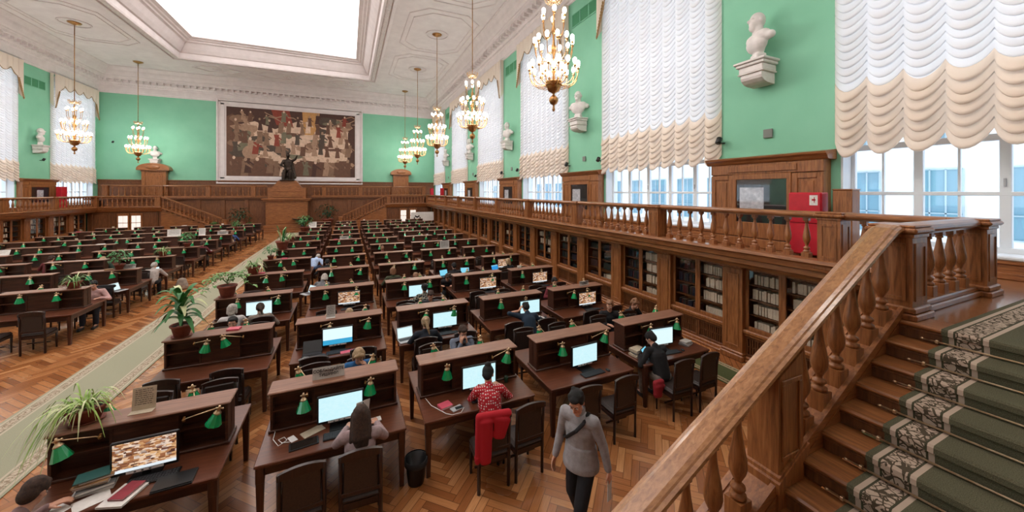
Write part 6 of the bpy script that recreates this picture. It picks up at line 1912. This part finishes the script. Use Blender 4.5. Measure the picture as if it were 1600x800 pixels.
person(MX, MY, 0, MRZ, 'man in grey zip sweater with black shoulder strap walking across the parquet', 'stand',
       [(-.31, -.04, .84), (.28, .10, .86)], 'short', 'black', sweat, dtr, head=(.55, .1, .0), lean=.10, detail=True, extra=man_extra,
       legs=([Vector((-.09, .20, .52)), Vector((.10, .02, .50))], [Vector((-.08, .30, .11)), Vector((.10, -.16, .13))], [Vector((-.08, .47, .05)), Vector((.10, .0, .05))]))
# folded paper in his hand
Mh = Matrix.Translation((MX, MY, 0)) @ Matrix.Rotation(MRZ, 4, 'Z')
pw = Mh @ Vector((-.32, -.03, .74))
a = MB(); a.T = Matrix.Rotation(.3, 4, 'X'); a.box(-.003, .003, -.05, .05, -.16, .03, .001); o = ob('folded_paper', a.mesh('folded_paper', silver_paper), None, pw, (0, .1, MRZ)); tag(o, 'folded whitish leaflet held by the walking man', 'leaflet')
# 2 long-haired woman
person(.12, 4.62, 0, -.12, 'long dark-haired woman in pinkish grey top seated at the bright monitor', 'sit', TW(-.2, .52, .16, .52), 'long', 'brown', cloth('pinkish_grey_knit', 142, 122, 122), black_cl, head=(.15, .1, 0), lean=.16, detail=True)
# 3 woman in red
dots = bpy.data.materials.new('red_polka_cloth'); dots.use_nodes = True
_nt = dots.node_tree; _b = _nt.nodes['Principled BSDF']; _v = _nt.nodes.new('ShaderNodeTexVoronoi'); _v.inputs['Scale'].default_value = 30; _v.inputs['Randomness'].default_value = 0.0
_nt.links.new(coords(_nt, 'Object'), _v.inputs['Vector'])
_nt.links.new(mix(_nt, math_(_nt, 'LESS_THAN', _v.outputs['Distance'], .33), srgb(176, 18, 34), srgb(226, 214, 210)), _b.inputs['Base Color']); _b.inputs['Roughness'].default_value = .8
person(1.86, 4.86, 0, -.2, 'dark-haired woman with bun in red polka-dot top at the second near desk', 'sit', TW(-.1, .48, .2, .44, .88), 'bun', 'black', dots, black_cl, head=(.5, -.3, 0), lean=.35, detail=True)
def garment(label, x, y, rz, mat, name, w_=.40, d_=.05, h=.62, z=1.0, sw=.0):
    t = thing(name, label, 'clothing', (x, y, z), rz)
    a = MB(); a.cap_((-w_ / 2 + .04, 0, 0), (w_ / 2 - .04, 0, 0), (.05, .05), (.05, .05)); a.cap_((-w_ * .3, -.04, -.05), (-w_ * .33, -.05, -h), (.09, .04), (.075, .035)); a.cap_((w_ * .2, -.04, -.05), (w_ * .1, -.04, -h * .5), (.12, .03), (.08, .025))
    a.cap_((-w_ / 2, 0, 0), (-w_ / 2 - .03, -.03, -h * .9), .05, .035)
    organic('draped_cloth', a, mat, t, .012, 3)
    b = MB(); b.cap_((-w_ / 2 - .03, -.03, -h * .88), (-w_ / 2 - .03, -.035, -h * .97), .04, .036); ob('cuff', b.mesh('cuff', mat), t)
garment('red cardigan hanging over the chair back of the woman in red', 1.73, 4.36, -.15, plain('red_wool', srgb(170, 18, 34), .9), 'cardigan', .42, .05, .55, 1.02)
# 4 man in black jacket with the tablet
person(5.18, 4.86, 0, -.1, 'black-haired man in black jacket bending over a tablet at the right end desk', 'sit', TW(-.22, .34, -.02, .38), 'short', 'black', cloth('black_jacket', 16, 16, 18), cloth('pale_jeans', 110, 100, 92), head=(.75, .35, 0), lean=.38, detail=True)
garment('red bag hanging beside the black-jacketed man\'s chair', 4.98, 4.75, 0, plain('red_bag_cloth', srgb(140, 22, 34), .8), 'shoulder_bag', .18, .05, .2, .55)
# 5 brown-haired man bottom left
person(-2.78, 4.57, 0, -.45, 'brown curly-haired man in mauve shirt reading at the bottom left corner', 'sit', TW(-.1, .5, .42, .30), 'short', 'brown', cloth('mauve_shirt', 116, 92, 90), black_cl, head=(.55, .2, 0), lean=.42, detail=True, shoes=white_pl)
# 6 blond girl facing
person(.16, 6.78, 0, PI, 'blond girl in blue facing the camera behind the quiet card', 'sit', [(-.12, .28, .98), (.15, .3, .88)], 'bob', 'blond', cloth('blue_top', 34, 84, 130), black_cl, head=(.55, .1, .05), lean=.25, detail=True, hand_dirs=[((.3, .25, .8), (-1, 0, 0), .9), None])
# 7 man leaning on his hands
person(2.02, 7.0, 0, PI, 'dark-haired man in grey jumper resting face on his hands, facing the camera', 'sit', [(-.05, .30, 1.0), (.06, .30, 1.0)], 'short', 'brown', cloth('blue_grey_jumper', 96, 104, 118), black_cl, head=(.45, 0, 0), lean=.22, detail=True, hand_dirs=[((.1, .0, 1), (-1, .4, 0), .7), ((-.1, .0, 1), (1, .4, 0), .7)])
# 8, 9 two men behind the right end desk
person(5.72, 7.02, 0, PI - .5, 'auburn-haired man in black turned sideways behind the right end desk', 'sit', TW(-.2, .35, .1, .4), 'short', 'red', black_cl, black_cl, head=(.25, -.4, 0), lean=.15, detail=True)
person(6.30, 7.0, 0, PI + .15, 'man in black looking down behind the right end desk, nearest the bookcases', 'sit', TW(-.15, .4, .15, .4), 'short', 'red', black_cl, black_cl, head=(.6, .1, 0), lean=.2, detail=True)
# row two from behind
person(1.44, 7.42, 0, -.1, 'blond woman in dark clothes seen from behind, row two middle desk', 'sit', TW(-.2, .45, .2, .45), 'pony', 'blond', cloth('navy_cloth', 22, 28, 38), black_cl, head=(.2, 0, 0), lean=.18)
person(3.86, 7.5, 0, -.15, 'man in dark blue shirt leaning head on his hand, row two', 'sit', [(-.20, .30, 1.05), (.2, .4, .84)], 'short', 'black', cloth('dark_blue_shirt', 24, 40, 56), black_cl, head=(.7, .1, 0), lean=.5, sleeves=False, hand_dirs=[((.4, -.1, .8), (-1, 0, .3), .5), None])
plaid = mottled('plaid_flannel', srgb(26, 26, 28), srgb(170, 164, 150), 14, .85)
_nt = plaid.node_tree; _b = _nt.nodes['Principled BSDF']; _c = _nt.nodes.new('ShaderNodeTexChecker'); _c.inputs['Scale'].default_value = 22; _nt.links.new(coords(_nt, 'Object', (1, 1, 1), (.4, .3, .5)), _c.inputs['Vector']); _c.inputs[1].default_value = srgb(26, 30, 30); _c.inputs[2].default_value = srgb(150, 146, 130); _nt.links.new(_c.outputs[0], _b.inputs['Base Color'])
person(1.95, 10.18, 0, .1, 'dark-haired man in black and white plaid shirt seen from behind, row three', 'sit', TW(-.3, .35, .2, .45), 'short', 'black', plaid, black_cl, head=(.1, 0, 0), lean=.1)
person(1.98, 9.72, 0, PI - .1, 'man looking down facing the camera behind row two middle desk', 'sit', TW(-.1, .42, .15, .42), 'short', 'brown', cloth('charcoal_jacket', 40, 42, 48), black_cl, head=(.5, .0, 0), lean=.2)
person(-2.42, 10.1, 0, .05, 'grey-haired person in white shirt with strap, row three aisle desk', 'sit', TW(-.2, .4, .2, .42), 'bob', 'grey', cloth('white_shirt', 190, 186, 184, 1.1), black_cl, head=(.2, 0, 0), lean=.12)
person(-1.84, 9.98, 0, .2, 'woman with brown ponytail leaning in grey top, row three aisle desk', 'sit', TW(-.2, .45, .2, .45), 'pony', 'brown', cloth('grey_beige_top', 120, 108, 98), black_cl, head=(.6, -.1, 0), lean=.4)
person(-2.16, 9.22, 0, PI, 'dark-haired person peeping over the row two aisle desk', 'sit', TW(-.2, .4, .2, .4), 'short', 'black', black_cl, black_cl, head=(.1, 0, 0), lean=.1)
person(.02, 9.3, 0, PI, 'person with curly light brown hair bowed behind row two second desk', 'sit', TW(-.2, .4, .2, .4), 'short', 'blond', cloth('dark_red_top', 70, 26, 30), black_cl, head=(.95, 0, 0), lean=.3)
person(5.65, 9.5, 0, PI - .2, 'dark-haired person in red collar behind row two right end desk', 'sit', TW(-.2, .4, .2, .4), 'short', 'black', cloth('crimson_top', 90, 24, 34), black_cl, head=(.35, .1, 0), lean=.1)
person(-.85, 12.85, 0, -.5, 'grey-haired person with tablet bent at row four second desk', 'sit', TW(-.2, .4, .1, .4), 'bob', 'grey', cloth('grey_top', 96, 96, 98), black_cl, head=(.6, .4, 0), lean=.4)
person(1.38, 12.75, 0, 0, 'blond child seen from behind at row four middle desk', 'sit', TW(-.2, .4, .2, .4), 'bob', 'red', cloth('olive_coat', 56, 60, 40), black_cl, head=(.2, 0, 0), lean=.15)
person(1.98, 12.25, 0, PI, 'auburn-haired person bowed facing the camera behind row three middle desk', 'sit', TW(-.2, .4, .2, .4), 'short', 'red', black_cl, black_cl, head=(.7, 0, 0), lean=.3)
person(3.5, 12.72, 0, 0, 'dark figure with black hair at small blue-screened laptop, row four', 'sit', TW(-.2, .4, .2, .4), 'short', 'black', black_cl, black_cl, head=(.4, 0, 0), lean=.2)
person(3.05, 12.0, 0, PI - .3, 'dark-dressed figure between the third and fourth columns, row four', 'sit', TW(-.2, .4, .2, .4), 'short', 'brown', black_cl, black_cl, head=(.6, 0, 0), lean=.5)
person(5.62, 12.72, 0, .2, 'blond person turned away beside the bright blue laptop, row four', 'sit', TW(-.2, .4, .2, .4), 'bob', 'blond', black_cl, black_cl, head=(.1, .3, 0), lean=.1)
person(-.58, 16.9 - .05, 0, PI, 'black-haired person in black leaning forward, row five second desk', 'sit', TW(-.3, .4, .3, .4), 'short', 'black', black_cl, black_cl, head=(.9, 0, 0), lean=.5) if False else person(-.75, 15.55, 0, 0, 'black-haired person in black leaning forward, row five second desk', 'sit', TW(-.3, .4, .3, .4), 'short', 'black', black_cl, black_cl, head=(.5, 0, 0), lean=.4)
person(-1.45, 18.1, 0, -.4, 'person in pale blue jacket leaning over the row six aisle desk', 'sit', TW(-.3, .4, .3, .4), 'short', 'grey', cloth('pale_blue_jacket', 150, 168, 196), cloth('blue_jeans', 60, 84, 120), head=(.9, 0, 0), lean=.8)
person(-6.75, 14.75, 0, PI + .1, 'person in pink checked shirt at the aisle end behind the left spider plant', 'sit', TW(-.2, .4, .2, .4), 'short', 'black', cloth('pink_check', 176, 140, 136), cloth('dark_denim', 28, 32, 44), head=(.3, 0, 0), lean=.2)
person(-6.6, 16.9 + .75, 0, .2, 'person in grey hat and pale jacket reading at the aisle end, row six left block', 'sit', TW(-.2, .45, .2, .45), 'short', 'grey', cloth('pale_grey_jacket', 150, 140, 134), black_cl, head=(.6, -.3, 0), lean=.5)
rp = random.Random(31)
spots = [(0, 7, .3, 0), (2, 5, -.3, 0), (3, 6, .35, 1), (1, 6, .3, 1), (4, 5, -.35, 1), (2, 8, .3, 0), (3, 9, -.3, 1), (1, 9, .3, 0)]
tops = [('dark green', cloth('dark_green_top', 30, 50, 40)), ('maroon', cloth('maroon_top', 84, 28, 34)), ('beige', cloth('beige_top', 150, 130, 110)), ('blue', cloth('plain_blue_top', 50, 80, 130))]
for i, (c, k, dx, f) in enumerate(spots):
    nm, mt = tops[i % 4]; hc = ['black', 'brown', 'blond', 'red'][(i * 3) % 4]
    person(RC[c] + dx, ROWY[k] + (.95 if f else -.95), 0, PI if f else 0, '%s-haired person in %s top, %s side of row %s desk %s' % (hc, nm, 'far' if f else 'near', NUM[k + 1], where('R', c)), 'sit', TW(-.2, .4, .2, .4), 'short', hc, mt, black_cl, head=(.4, 0, 0), lean=.25, facefx=False)
for i, (k, c, f) in enumerate([(7, 0, 0), (8, 0, 1), (9, 0, 0), (5, 1, 1), (6, 2, 0), (10, 0, 1)]):
    nm, mt = tops[(i + 1) % 4]; hc = ['brown', 'black', 'red', 'blond'][i % 4]
    person(LCOL[c] + .35, ROWY[k] + (.95 if f else -.95), 0, PI if f else 0, '%s-haired person in %s top, %s side of left block row %s, %s' % (hc, nm, 'far' if f else 'near', NUM[k + 1], where('L', c)), 'sit', TW(-.2, .4, .2, .4), 'short', hc, mt, black_cl, head=(.4, 0, 0), lean=.25, facefx=False)
# coats over chairs
for (x, y, mt, lab) in [(-6.7, 15.42 - .35, black_cl, 'black coat hung over a chair at the aisle, row five left block'), (.5, 4.3, black_cl, '')]:
    if lab: garment(lab, x, y, 0, mt, 'coat', .46, .08, .7, 1.02)
